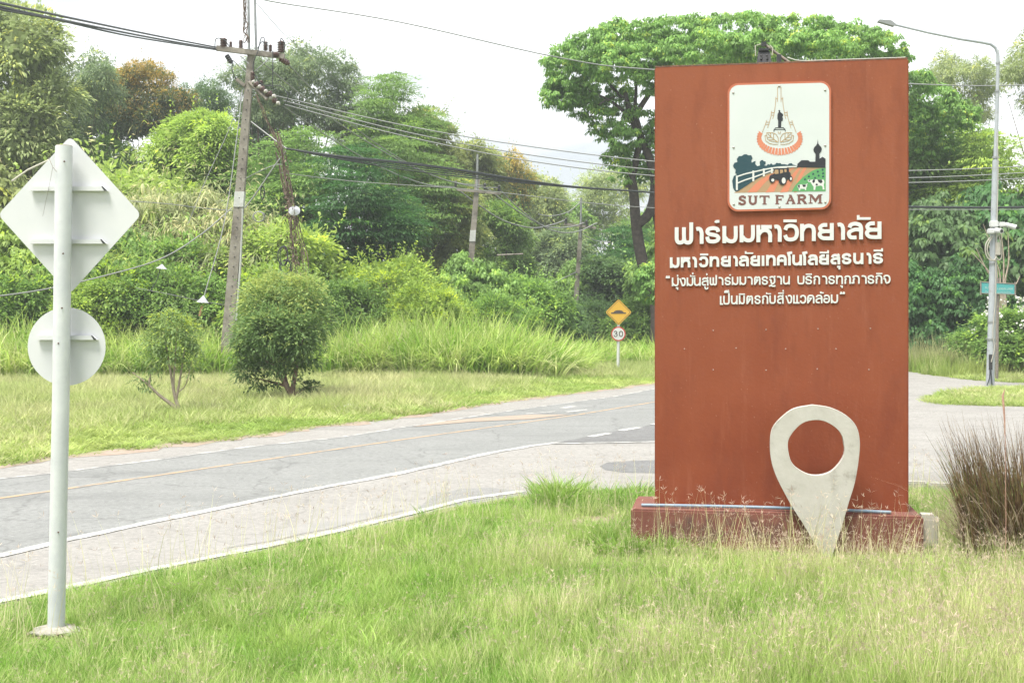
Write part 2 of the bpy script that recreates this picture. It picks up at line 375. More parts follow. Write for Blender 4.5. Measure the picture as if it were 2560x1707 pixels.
def smooth_path(pts, k=6):
    pts = [Vector((p[0], p[1])) for p in pts]
    if len(pts) < 3: return pts
    P = [pts[0] * 2 - pts[1]] + pts + [pts[-1] * 2 - pts[-2]]; out = []
    for i in range(1, len(P) - 2):
        a, b, c, d = P[i - 1:i + 3]
        for j in range(k):
            t = j / k
            out.append(.5 * ((2 * b) + (c - a) * t + (2 * a - 5 * b + 4 * c - d) * t * t + (3 * b - a - 3 * c + d) * t ** 3))
    return out + [pts[-1]]
def stroke(mb, pts, w, depth, off=0.0, back=0.0):
    """a ribbon of width w standing off the wall face, in wall-local (u, v)"""
    q = []
    for p in pts:
        if not q or (p - q[-1]).length > 1e-5: q.append(p)
    pts = q; n = len(pts)
    if n < 2: return
    L, Rr = [], []
    for i, p in enumerate(pts):
        a = (pts[i] - pts[i - 1]).normalized() if i else (pts[1] - pts[0]).normalized()
        b = (pts[i + 1] - pts[i]).normalized() if i < n - 1 else a
        t = (a + b); t = t.normalized() if t.length > 1e-4 else a
        nn = Vector((-t.y, t.x)); k = 1 / max(.55, nn.dot(Vector((-a.y, a.x))))
        L.append(p + nn * w / 2 * k); Rr.append(p - nn * w / 2 * k)
    y = -(depth + off)
    V = [(p.x, y, p.y) for p in L] + [(p.x, y, p.y) for p in Rr] + [(p.x, back, p.y) for p in L] + [(p.x, back, p.y) for p in Rr]
    Fc = []
    for i in range(n - 1):
        Fc += [(i, i + n, i + n + 1, i + 1), (i, i + 1, i + 1 + 2 * n, i + 2 * n), (i + n, i + 3 * n, i + 3 * n + 1, i + n + 1), (i + 2 * n, i + 2 * n + 1, i + 3 * n + 1, i + 3 * n)]
    Fc += [(0, 2 * n, 3 * n, n), (n - 1, 2 * n - 1, 4 * n - 1, 3 * n - 1)]
    mb.add(V, Fc)

# centre lines in a unit cell: x 0..1 across the letter, y 0 baseline .. 1 x-height
S, K = 's', 'k'      # s = smooth curve, k = straight with corners
GL = {
 'mo': [(K, (0, 1), (0, 0)), (S, (1, 1), (1, .35), (.88, .07), (.58, 0), (.28, .09), (.03, .32))],
 'no': [(S, (0, 1), (0, .35), (.12, .07), (.42, 0), (.74, .08), (.97, .32)), (K, (1, 1), (1, 0))],
 'bo': [(S, (0, 1), (0, .35), (.12, .06), (.5, 0), (.88, .06), (1, .35), (1, 1))],
 'po': [(S, (0, 1), (0, .35), (.12, .06), (.5, 0), (.88, .06), (1, .35), (1, 1), (1, 1.36))],
 'fo': [(S, (0, 1), (0, .6), (.01, .22), (.1, .04), (.26, 0), (.42, .07), (.5, .25), (.5, .6), (.5, 1)), (S, (.5, .25), (.58, .07), (.74, 0), (.9, .04), (.99, .22), (1, .6), (1, 1.36))],
 'aa': [(S, (0, .97), (.4, 1), (.8, .92), (1, .65), (1, .35), (1, 0))],
 'ro': [(S, (.98, .72), (.88, .93), (.52, 1), (.14, .92), (.02, .73), (.18, .57), (.5, .51), (.85, .43), (1, .26), (.86, .07), (.5, 0), (.13, .07), (0, .36))],
 'ho': [(K, (0, 1), (0, 0)), (K, (.38, 1), (1.0, 1)), (S, (.03, .42), (.22, .66), (.55, .76), (.88, .66), (1, .4), (1, .2), (1, 0))],
 'wo': [(S, (.02, .7), (.16, .93), (.5, 1), (.87, .88), (1, .5), (.87, .12), (.5, 0), (.16, .06), (0, .32))],
 'to': [(K, (0, 1), (0, 0)), (S, (.03, .6), (.22, .9), (.58, 1), (.9, .9), (1, .6), (1, .3), (1, 0))],
 'yo': [(K, (1, 1), (1, 0)), (S, (1, .01), (.6, 0), (.2, .04), (0, .25), (.12, .46), (.45, .53), (.75, .53), (1, .53)), (S, (.62, 1), (.25, .98), (.04, .8), (.12, .6), (.4, .535))],
 'lo': [(S, (.05, .72), (.18, .93), (.52, 1), (.88, .92), (1, .66), (1, .35), (1, 0)), (S, (1, .5), (.75, .58), (.4, .56), (.08, .42), (0, .22), (.14, .03), (.4, 0), (.62, .01))],
 'so': [(S, (.05, .72), (.18, .93), (.48, 1), (.82, .9), (.95, .66), (.95, .35), (.95, 0)), (S, (.95, .5), (.72, .58), (.4, .56), (.08, .42), (0, .22), (.14, .03), (.4, 0), (.62, .01)), (K, (.78, .93), (1.02, 1.12))],
 'ee': [(K, (.5, 1), (.5, 0))],
 'e4': [(K, (.3, 1), (.3, 0), (.95, 0))],
 'kh': [(S, (0, 0), (0, .3), (0, .62), (.14, .93), (.5, 1), (.86, .93), (1, .62), (1, .3), (1, 0)), (K, (.04, .44), (.62, .44)), (K, (.5, .42), (.62, .6))],
 'oo': [(K, (.5, 0), (.5, .85), (.1, 1.34), (1.1, 1.4))],
 'ng': [(K, (0, .97), (.48, .0)), (S, (.34, .95), (.72, 1), (.97, .84), (1, .5), (.93, .15), (.72, 0), (.46, 0))],
 'ta': [(S, (0, 0), (0, .3), (0, .68), (.08, .93), (.27, 1), (.42, .93), (.5, .85), (.58, .93), (.76, 1), (.93, .9), (1, .65), (1, .3), (1, 0)), (K, (.05, .03), (.58, .56), (.34, .6))],
 'do': [(S, (0, 0), (0, .3), (0, .62), (.14, .93), (.5, 1), (.86, .93), (1, .62), (1, .3), (1, 0)), (K, (.05, .03), (.58, .62), (.34, .62))],
 'go': [(K, (.1, 0), (.1, .52), (.34, .66)), (S, (0, .74), (.2, .94), (.55, 1), (.88, .9), (1, .62), (1, .3), (1, 0))],
 'ph': [(K, (-.08, .02), (.16, .02), (.16, .52), (.36, .66)), (S, (.04, .74), (.24, .94), (.57, 1), (.88, .9), (1, .62), (1, .3), (1, 0))],
 'jo': [(S, (.02, .76), (.16, .95), (.5, 1), (.87, .88), (1, .5), (.87, .12), (.55, 0), (.34, 0)), (K, (.02, .58), (.2, .56), (.36, .02))],
 'ao': [(S, (.05, .78), (.2, .95), (.52, 1), (.88, .88), (1, .5), (.88, .12), (.5, 0), (.1, .1), (0, .36), (.1, .5)), (K, (.08, .52), (.55, .52))],
 'th': [(S, (.05, .84), (.25, .98), (.6, .98), (.84, .85), (.9, .55), (.88, .25), (.66, .06), (.42, 0), (.34, .02)), (K, (.1, .6), (.24, .56), (.36, .04)), (K, (.76, .92), (1.02, 1.1)), (K, (.02, -.27), (.3, -.2), (.55, -.3), (.9, -.3), (.95, -.16))],
 'i': [(K, (0, .4), (1, .4))],
 'ii': [(K, (0, .25), (1, .25)), (K, (.9, .25), (.9, 1.1))],
 'an': [(K, (.12, .95), (.12, .3)), (K, (0, .25), (1, .25))],
 'ka': [(S, (.05, 0), (.2, .62), (.5, .78), (1, .8))],
 'ek': [(K, (.5, 0), (.5, 1))],
 'tho': [(S, (.05, .8), (.2, 1), (.4, .9), (.35, .55), (.2, .22)), (K, (.2, .2), (1, .2))],
 'tai': [(S, (0, .1), (.15, .6), (.5, .7), (.8, .65)), (K, (.0, .05), (.95, .05)), (S, (.7, .6), (.85, .8), (1, 1))],
 'u': [(K, (0, .85), (.8, .85), (.8, 0))],
 'uu': [(S, (0, .95), (.28, .9), (.3, .3), (.6, 0), (.95, .3), (1, .95))],
 'q6': [(S, (.38, 1), (.12, .7), (.08, .3)), (S, (.95, 1), (.69, .7), (.65, .3)), (K, (.02, .22), (.32, .22)), (K, (.6, .22), (.9, .22))],
 'q9': [(S, (.05, .95), (.3, .8), (.3, .3), (.1, .1)), (S, (.65, .95), (.9, .8), (.9, .3), (.7, .1)), (K, (.05, .2), (.3, .25)), (K, (.65, .2), (.9, .25))],
}
def letter(g, x0, x1, y0, y1, sw, depth):
    """glyph g in the photograph's box x0..x1, y0 (top) .. y1 (baseline); sw = stroke width in those pixels"""
    mb = MB(); cu = UV((x0 + x1) / 2, (y0 + y1) / 2); k = (UV(x1, y1)[0] - UV(x0, y1)[0]) / (x1 - x0)
    if g in ('ee', 'ek', 'e4'): xa, xb = x0, x1
    else: xa, xb = x0 + sw / 2, x1 - sw / 2
    ya, yb = y1 - sw / 2, y0 + sw / 2
    straight_ends = g not in ('i', 'ii', 'an', 'ka', 'tho', 'tai')
    if g in ('an', 'ii'):
        h = y1 - y0; bw = h * .56; tw = sw * .9; tx = x0 + tw / 2 if g == 'an' else x1 - tw / 2
        for q, (a, b, w) in enumerate((((x0, y1 - bw / 2), (x1, y1 - bw / 2), bw), ((tx, y1), (tx, y0), tw))):
            stroke(mb, [Vector(UV(*a)) - Vector(cu), Vector(UV(*b)) - Vector(cu)], w * k, depth, off=q * .0007, back=.004)
    for j, st in enumerate(GL[g] if g not in ('an', 'ii') else []):
        pts = list(st[1:])
        if st[0] == S: pts = smooth_path(pts, 5)
        P = []
        for p in pts:
            P.append(Vector((xa + (xb - xa) * p[0], ya + (yb - ya) * p[1])))
        ext = sw / 2 * .96
        for e, nb in ((0, 1), (-1, -2)):       # free ends reach the cell's edge
            d = (P[e] - P[nb]).normalized(); ref = pts[e]
            if abs(d.y) > .9 and straight_ends and (ref[1] in (0, 1) or ref[1] > 1.2): P[e] = P[e] + d * ext
            elif st[0] == K and abs(d.x) > .9: P[e] = P[e] + d * ext * .9
        Wp = [Vector(UV(p.x, p.y)) - Vector(cu) for p in P]
        stroke(mb, Wp, sw * k, depth, off=j * .0007, back=.004)
    return mb.build('letter', m_wl, wall, loc=(cu[0], 0, cu[1]))
def line(rows, sw, depth):
    for r in rows: letter(*r, sw if r[0] not in ('i', 'ii', 'an', 'ka', 'ek', 'tho', 'tai', 'u', 'uu', 'q6', 'q9') else (sw * .72 if sw > 5 else sw * .85), depth)
line([('fo', 1687, 1733, 568.5, 611.7), ('aa', 1736, 1759, 567.5, 610), ('ro', 1763, 1801, 566, 609), ('ka', 1785, 1802, 549.5, 561), ('mo', 1806, 1844, 565.5, 608.5),
      ('mo', 1849, 1887, 563, 606.3), ('ho', 1891, 1930, 563, 606), ('aa', 1931, 1954, 562, 605), ('wo', 1957.5, 1997, 560, 604), ('i', 1958, 1992, 549, 556.5), ('to', 2000, 2039, 560, 603),
      ('yo', 2044, 2084, 558, 601), ('aa', 2089, 2112, 557, 600), ('lo', 2117, 2157, 555, 599), ('an', 2142, 2176, 538.5, 550), ('yo', 2162, 2203, 554, 598)], 9.6, .021)
line([('mo', 1674.8, 1698.8, 643.5, 670), ('ho', 1702, 1726, 643, 669), ('aa', 1728, 1742.5, 642, 669), ('wo', 1747, 1771, 641, 668.5), ('i', 1750, 1771, 634, 639), ('to', 1774, 1798, 641, 667.3),
      ('yo', 1802, 1827, 640, 667), ('aa', 1830, 1844.5, 639.5, 666), ('lo', 1847, 1872, 639, 666), ('an', 1862, 1883, 628.5, 635), ('yo', 1875.5, 1900, 639, 665.5), ('ee', 1904, 1911, 639, 665),
      ('to', 1915, 1939, 637.5, 664.5), ('kh', 1942, 1966.5, 637, 664), ('oo', 1967, 1980, 637, 664), ('no', 1980.5, 2005, 637, 664), ('oo', 2005, 2018, 636.5, 663.5), ('lo', 2019, 2044, 636, 663),
      ('yo', 2047, 2072, 636, 662), ('ii', 2049, 2072, 626, 634), ('so', 2076, 2101, 635, 661.5), ('u', 2092, 2101.5, 664, 674), ('ro', 2104, 2128, 633, 661), ('no', 2133, 2158, 632.5, 660.5),
      ('aa', 2163, 2178, 632, 660), ('ro', 2182, 2207, 632, 659.5), ('ii', 2184, 2207, 621, 629)], 6.6, .016)
line([('q6', 1664, 1676, 688.5, 697), ('mo', 1679.5, 1697, 694, 715.6), ('u', 1689.5, 1696.5, 717.5, 724.5), ('ek', 1692, 1696, 687, 692), ('ng', 1698, 1714.6, 694, 715.3), ('mo', 1716.7, 1733.5, 694, 715),
      ('an', 1725, 1738.3, 687.5, 692), ('ek', 1730, 1734, 681.5, 686.5), ('no', 1734.7, 1752, 693.5, 714.7), ('so', 1754, 1772, 693.5, 714.3), ('uu', 1759, 1771, 716, 724), ('ek', 1765, 1769, 683.5, 688.5),
      ('fo', 1774, 1792.6, 693.5, 713.6), ('aa', 1794.6, 1808.6, 692.5, 712.8), ('ro', 1811.5, 1827, 692.5, 713), ('ka', 1822, 1829, 685.5, 690.5), ('mo', 1829.4, 1846, 692, 712.6), ('mo', 1848.6, 1865.5, 691.5, 712.4),
      ('aa', 1867, 1881.6, 691, 712), ('ta', 1885, 1901.3, 690.7, 712), ('ro', 1904, 1920, 690.5, 712), ('th', 1921.6, 1939.8, 690, 711.8), ('aa', 1940.5, 1955, 690, 711.5), ('no', 1957.4, 1974.6, 690, 711.3),
      ('bo', 1993.3, 2011, 689.6, 711.2), ('ro', 2013, 2030, 689.3, 711), ('i', 2014, 2030, 683.8, 687.5), ('go', 2032.6, 2050, 689, 711), ('aa', 2053.5, 2068, 689, 710.5), ('ro', 2070.7, 2087, 688.7, 710.5),
      ('to', 2089.8, 2107.3, 688.5, 710.2), ('u', 2100.5, 2107.5, 712.8, 720), ('go', 2109.8, 2127, 688.5, 709.8), ('ph', 2129.3, 2149, 688, 709.5), ('aa', 2151.7, 2166.6, 688, 709.5), ('ro', 2168.6, 2185.4, 687.6, 709.6),
      ('go', 2187.6, 2205.5, 687.3, 709.2), ('i', 2190, 2206, 682, 686), ('jo', 2207.6, 2226, 687, 709.2)], 3.9, .011)
line([('e4', 1799.5, 1806.5, 740, 762), ('po', 1808, 1824.3, 739.5, 761.5), ('tai', 1810, 1824, 724, 732.5), ('no', 1827.3, 1844, 738.8, 760.8), ('mo', 1847, 1862.2, 738.5, 760.5), ('i', 1847, 1862.8, 733.5, 737.3),
      ('ta', 1866, 1882.6, 738.5, 760.2), ('ro', 1886, 1901.5, 738, 760), ('go', 1904, 1920.6, 738, 759.7), ('bo', 1923.3, 1939.3, 738, 759.5), ('an', 1915, 1927.5, 731, 735.6), ('so', 1942.6, 1959.8, 737.5, 759.3),
      ('i', 1945, 1960, 731, 734.8), ('ek', 1955.8, 1960, 724.8, 729.6), ('ng', 1963, 1980.5, 737, 759), ('e4', 1982.5, 1989.5, 737.5, 759), ('e4', 1990.5, 1997.5, 737.5, 759), ('wo', 1999.3, 2015.7, 737, 759),
      ('do', 2017.7, 2036, 736.8, 758.6), ('lo', 2038.6, 2056, 736.6, 758.4), ('tho', 2048, 2059.3, 728.7, 734.3), ('ao', 2058, 2075, 736.4, 758), ('mo', 2077, 2095, 736, 758), ('q9', 2098.7, 2113, 728.7, 736.3)], 3.9, .011)

# small wall plugs left in the render
m_plug = mat('grey_wall_plug', (0.330, 0.277, 0.251), rough=.7)
for (x, y) in ((1783, 826), (1915, 824), (2045, 822), (2176, 821), (1711, 872), (1840, 870), (1964, 872), (2090, 872), (1783, 924), (1915, 925), (2043, 922), (2172, 924)):
    u, v = UV(x, y); mb = MB(); mb.lathe((0, .003, 0), (0, -1, 0), [(.007, 0), (.007, .008), (0, .010)], 8); mb.build('wall_plug', m_plug, wall, loc=(u, 0, v))

# ------------------------------------------------------------------ the farm panel
def Z(x, y): return UV(1620 + x / 3.459, 130 + y / 3.459)
def quad_pt(s, t):          # s,t 0..1 on the panel: panel edges run a touch uphill to the right
    x = 688 + (1582 - 688) * s; yt = 276 - 20 * s; yb = 1382 - 17 * s
    return (x, yt + (yb - yt) * t)
def rounded(inset, rad, k=8):
    out = []
    for (cx_, cy_, a0) in ((1582 - inset - rad, 256 + inset + rad, -90), (1582 - inset - rad, 1365 - inset - rad, 0), (688 + inset + rad, 1382 - inset - rad, 90), (688 + inset + rad, 276 + inset + rad, 180)):
        for i in range(k + 1):
            a = R(a0 + 90 * i / k); out.append((cx_ + rad * math.cos(a), cy_ + rad * math.sin(a)))
    return out
DT = .026
def flat(name, poly, m, parent, layer, th=.0006, z0=DT):
    mb = MB(); y = -(z0 + layer * .0008)
    P = [Z(*p) for p in poly]
    mb.prism([Vector((p[0], y, p[1])) for p in P], (0, th, 0)); o = mb.build(name, m, parent); return o
m_bord = mat('orange_panel_border', (0.409, 0.125, 0.066), (0.370, 0.112, 0.059), 4, .4)
m_pw = mat('white_panel_print', (.50, .535, .54), (.47, .505, .51), 2, .3)
flatc = lambda nme, c, r=.4: mat(nme, c, rough=r)
m_blk, m_navy = flatc('black_print', (.02, .022, .028)), flatc('dark_teal_print', (.015, .05, .065))
m_tan, m_org, m_grn, m_gold = flatc('tan_print', (.33, .22, .125)), flatc('orange_print', (.50, .18, .105)), flatc('green_print', (.086, .27, .10)), flatc('gold_print', (.36, .245, .13))
m_wp, m_brn = flatc('white_print', (.54, .55, .54)), flatc('brown_print', (.145, .066, .056))
P0 = [Z(*p) for p in rounded(0, 92)]
mb = MB(); mb.prism([Vector((p[0], -.0255, p[1])) for p in P0], (0, .0275, 0)); panel = mb.build('farm_panel', m_bord, wall, label='white farm panel with an orange rim')
flat('panel_face', rounded(17, 78), m_pw, panel, 0)
def art(name, polys, m, layer):
    mb = MB(); y = -(DT + layer * .0008)
    for poly in polys: mb.prism([Vector((Z(*p)[0], y, Z(*p)[1])) for p in poly], (0, .0006, 0))
    return mb.build(name, m, panel)
def lines(name, paths, w, m, layer, sm=False):
    mb = MB()
    for j, pth in enumerate(paths):
        if sm: pth = [tuple(p) for p in smooth_path(pth, 4)]
        stroke(mb, [Vector(Z(*p)) for p in pth], w / 3.459 / 238, DT + layer * .0008 + j * .00003, back=-(DT + layer * .0008 - .0005))
    return mb.build(name, m, panel)
art('print_field', [[(745, 1222), (1535, 1207), (1535, 1003), (1290, 997), (1180, 1002), (1060, 1045), (940, 1095), (800, 1180)]], m_tan, 1)
def furrow(b0, b1, m0, m1, t0, t1):
    return smooth_path([(b0, 1219), (m0, 1100), (t0, 1003)], 4) + list(reversed(smooth_path([(b1, 1213), (m1, 1100), (t1, 1003)], 4)))
art('print_furrow', [[tuple(p) for p in furrow(*a)] for a in ((855, 940, 985, 1050, 1200, 1228), (1015, 1088, 1105, 1150, 1252, 1268), (1140, 1208, 1215, 1262, 1300, 1322), (1262, 1290, 1292, 1322, 1345, 1372))], m_org, 2)
art('print_pasture', [[tuple(p) for p in smooth_path([(1240, 1211), (1285, 1140), (1360, 1070), (1440, 1022), (1534, 1004)], 4)] + [(1534, 1207)]], m_grn, 3)
hedge = [(735, 985), (748, 962), (772, 956), (768, 930), (785, 905), (812, 903), (828, 890), (850, 888), (868, 898), (892, 896), (904, 925), (893, 940), (897, 962), (912, 952), (930, 946), (926, 972), (945, 992), (968, 985), (965, 955), (978, 940), (992, 938), (1000, 948), (1016, 952), (1016, 970), (1004, 984),
         (1022, 988), (1036, 974), (1052, 978), (1064, 966), (1078, 980), (1096, 976), (1112, 962), (1128, 966), (1144, 964), (1152, 974), (1180, 974), (1206, 980), (1220, 968), (1240, 965), (1252, 978), (1275, 984), (1292, 992), (1292, 1003), (1180, 1006), (1100, 1030), (1040, 1052), (1000, 1070), (950, 1095), (900, 1125), (850, 1160), (800, 1192), (778, 1206), (755, 1208), (736, 1180), (728, 1120), (742, 1075), (770, 1064), (754, 1050), (758, 1020), (742, 1008)]
art('print_hedge', [hedge], m_navy, 4)
art('print_barn', [[(1290, 1000), (1290, 972), (1326, 940), (1384, 940), (1398, 953), (1445, 953), (1447, 884), (1432, 866), (1428, 848), (1436, 828), (1452, 812), (1462, 795), (1466, 757), (1470, 795), (1482, 813), (1497, 828), (1501, 846), (1496, 864), (1480, 884), (1482, 928), (1506, 910), (1533, 928), (1533, 1006)]], m_blk, 5)
plants = []
for (x, y) in ((1356, 1104), (1389, 1080), (1427, 1058), (1466, 1038), (1508, 1022), (1443, 1092), (1474, 1072), (1512, 1052), (1512, 1080)):
    plants.append([(x - 11, y + 3), (x - 5, y - 3), (x - 4, y - 12), (x + 1, y - 5), (x + 6, y - 12), (x + 6, y - 2), (x + 12, y + 2), (x + 5, y + 8), (x - 4, y + 10)])
art('print_crops', plants, m_navy, 4)
lines('print_fence', [[(768, 1197), (768, 1074)], [(910, 1122), (910, 1030)], [(1001, 1080), (1001, 1012)], [(1070, 1052), (1070, 1002)], [(1133, 1020), (1133, 996)]], 16, m_wp, 6)
lines('print_rail', [[(768, 1082), (840, 1058), (910, 1042), (1000, 1021), (1070, 1008), (1133, 1000), (1230, 996), (1285, 995)], [(768, 1140), (840, 1110), (910, 1088), (1000, 1055), (1070, 1030), (1133, 1012), (1200, 1003)]], 11, m_wp, 7, True)
def disc(cx_, cy_, rx, ry, n=20): return [(cx_ + rx * math.cos(2 * math.pi * i / n), cy_ + ry * math.sin(2 * math.pi * i / n)) for i in range(n)]
art('print_tractor', [[(1082, 1010), (1215, 1006), (1218, 1040), (1232, 1052), (1232, 1100), (1190, 1112), (1060, 1110), (1062, 1072), (1090, 1055)]], m_blk, 8)
art('print_tractor_window', [[(1096, 1022), (1126, 1022), (1128, 1056), (1100, 1060), (1090, 1052)], [(1140, 1022), (1164, 1022), (1168, 1046), (1142, 1056)], [(1176, 1018), (1196, 1018), (1198, 1040), (1180, 1046)]], m_tan, 9)
art('print_tyre', [disc(1073, 1100, 27, 37), disc(1163, 1112, 36, 43), disc(1231, 1097, 17, 24)], m_blk, 10)
art('print_hub', [disc(1078, 1112, 13, 13), disc(1172, 1116, 17, 26), disc(1234, 1100, 8, 13)], m_wp, 11)
cow = [(1380, 1108), (1395, 1105), (1402, 1112), (1420, 1106), (1500, 1106), (1518, 1110), (1524, 1130), (1518, 1150), (1524, 1192), (1508, 1192), (1508, 1170), (1496, 1158), (1450, 1164), (1444, 1196), (1430, 1196), (1430, 1168), (1416, 1150), (1405, 1130), (1388, 1128), (1380, 1120)]
art('print_cow', [cow, [(1384, 1146), (1374, 1150), (1376, 1160), (1366, 1180), (1366, 1198), (1356, 1198), (1354, 1186), (1316, 1186), (1314, 1200), (1302, 1200), (1302, 1184), (1292, 1172), (1294, 1150), (1360, 1148), (1374, 1142)]], m_wp, 4.5)
art('print_cow_patch', [[(1425, 1107), (1444, 1107), (1440, 1128), (1428, 1138), (1418, 1124)], [(1462, 1107), (1500, 1107), (1508, 1128), (1494, 1140), (1474, 1130)], [(1452, 1140), (1470, 1146), (1460, 1160), (1446, 1156)], [(1390, 1106), (1400, 1112), (1396, 1122), (1386, 1118)],
     [(1294, 1152), (1312, 1152), (1310, 1180), (1298, 1176)], [(1330, 1150), (1362, 1150), (1362, 1168), (1342, 1172)], [(1372, 1150), (1378, 1152), (1372, 1162)]], m_blk, 5.5)
# the tower-and-leaf crest above the field
def mir(p): return (2 * 1134 - p[0], p[1])
half = [[(1119, 437), (1119, 312), (1134, 304)], [(1104, 396), (1104, 437)], [(1104, 410), (1119, 410)], [(1104, 425), (1100, 470), (1092, 520), (1085, 560), (1077, 583)], [(1067, 515), (1063, 560), (1052, 600), (1040, 640), (1034, 661)], [(1067, 530), (1090, 530)], [(1062, 552), (1084, 552)],
        [(1025, 596), (1015, 630), (1003, 660), (988, 700)], [(1022, 612), (1044, 612)], [(1016, 632), (1040, 632)]]
lines('print_tower', half + [[mir(p) for p in q] for q in half], 5, m_gold, 2)
art('print_statue', [[(1126, 512), (1133, 506), (1142, 510), (1142, 524), (1152, 532), (1166, 542), (1168, 556), (1160, 562), (1166, 580), (1164, 600), (1152, 604), (1150, 655), (1124, 655), (1124, 600), (1117, 580), (1119, 545), (1124, 532), (1130, 526)]], m_blk, 3)
lines('print_pedestal', [[(1087, 694), (1089, 676), (1104, 660), (1168, 659), (1184, 674), (1186, 694)], [(1089, 676), (1184, 674)]], 6, m_blk, 3)
lh = [[(1010, 726), (1026, 726), (1026, 702), (1074, 702)], [(1074, 702), (1105, 715), (1124, 745), (1126, 784)], [(1026, 726), (1030, 755), (1060, 775), (1126, 784)], [(1036, 712), (1070, 745), (1118, 782)], [(1058, 703), (1060, 735)], [(1084, 708), (1085, 758)], [(1028, 742), (1064, 742)], [(1042, 764), (1090, 762)], [(1010, 726), (1016, 770), (1050, 795), (1088, 803), (1124, 803)], [(1124, 692), (1130, 712)]]
lines('print_leaf', lh + [[mir(p) for p in q] for q in lh], 5, m_gold, 3)
pet = []
for i in range(25):
    a = R(-18 + 216 * i / 24); ca, sa = math.cos(a), math.sin(a); ex, ey = 158, 92
    c0 = Vector((1138 + ex * ca, 745 + ey * sa)); d = Vector((ca * .72, sa)).normalized(); nn = Vector((-d.y, d.x)); Lp = 42 + 22 * max(0, sa)
    w0, w1 = 8, 14
    pet.append([tuple(c0 - nn * w0), tuple(c0 + nn * w0), tuple(c0 + d * Lp + nn * w1), tuple(c0 + d * (Lp - 9)), tuple(c0 + d * Lp - nn * w1)])
art('print_petals', pet, m_org, 2)
# SUT FARM in slab-serif letters with a thin outer line
def lett(paths, x, y, w, h): return [[(x + w * a, y + h * b) for (a, b) in p] for p in paths]
heavy = {'S': [[(.88, .22), (.6, .06), (.25, .14), (.2, .35), (.5, .48), (.8, .62), (.78, .86), (.4, .95), (.1, .78)]], 'U': [[(.22, .05), (.22, .7), (.45, .95), (.72, .85), (.78, .6), (.78, .05)]], 'T': [[(.5, .05), (.5, .95)], [(.08, .08), (.92, .08)]],
         'F': [[(.25, .05), (.25, .95)], [(.25, .08), (.9, .08)], [(.25, .48), (.7, .48)]], 'A': [[(.5, .02), (.15, .95)], [(.48, .02), (.85, .95)], [(.25, .62), (.72, .62)]],
         'R': [[(.22, .05), (.22, .95)], [(.22, .08), (.6, .06), (.8, .27), (.6, .5), (.25, .5)], [(.5, .5), (.85, .93)]], 'M': [[(.15, .95), (.15, .05)], [(.18, .05), (.5, .7), (.8, .05)], [(.84, .05), (.84, .95)]]}
serif = {'S': [[(.9, .02), (.9, .32)], [(.06, .68), (.06, .98)]], 'U': [[(.02, .03), (.42, .03)], [(.6, .03), (.98, .03)]], 'T': [[(.04, 0), (.04, .3)], [(.96, 0), (.96, .3)], [(.28, .97), (.72, .97)]], 'F': [[(.04, .03), (.5, .03)], [(.04, .97), (.5, .97)], [(.94, 0), (.94, .3)], [(.72, .36), (.72, .62)]],
         'A': [[(0, .97), (.34, .97)], [(.62, .97), (1, .97)], [(.34, .02), (.56, .02)]], 'R': [[(.02, .03), (.4, .03)], [(.02, .97), (.42, .97)], [(.68, .97), (1, .97)]], 'M': [[(0, .97), (.3, .97)], [(.68, .97), (1, .97)], [(0, .03), (.2, .03)], [(.8, .03), (1, .03)]]}
for ch, x, y, w, h in (('S', 782, 1248, 66, 76), ('U', 862, 1247, 88, 74), ('T', 965, 1244, 84, 76), ('F', 1097, 1241, 74, 77), ('A', 1188, 1240, 87, 76), ('R', 1284, 1238, 90, 77), ('M', 1386, 1235, 120, 77)):
    mb = MB(); jj = 0
    for j, pth in enumerate(lett(heavy[ch], x, y, w, h)):
        if ch in 'SU' or (ch == 'R' and j == 1): pth = [tuple(p) for p in smooth_path(pth, 4)]
        thin = ch in 'TF' and j > 0 or (ch == 'A' and j in (0, 2)) or (ch == 'M' and j == 0)
        stroke(mb, [Vector(Z(*p)) for p in pth], (12 if thin else 20) / 3.459 / 238, DT + .0016 + jj * .00005, back=-DT - .0008); jj += 1
    for pth in lett(serif[ch], x, y, w, h):
        stroke(mb, [Vector(Z(*p)) for p in pth], 9 / 3.459 / 238, DT + .0016 + jj * .00005, back=-DT - .0008); jj += 1
    mb.build('print_letter', m_brn, panel)
m_screw = mat('dull_screw_head', (.33, .31, .28), rough=.5, metal=.6)
for (x, y) in ((737, 359), (1134, 300), (1530, 336), (740, 830), (1530, 813), (742, 1320), (1136, 1342), (1532, 1302)):
    u, v = Z(x, y); mb = MB(); mb.lathe((u, -DT - .0006, v), (0, -1, 0), [(.012, 0), (.010, .005), (0, .007)], 10); mb.build('screw', m_screw, panel)

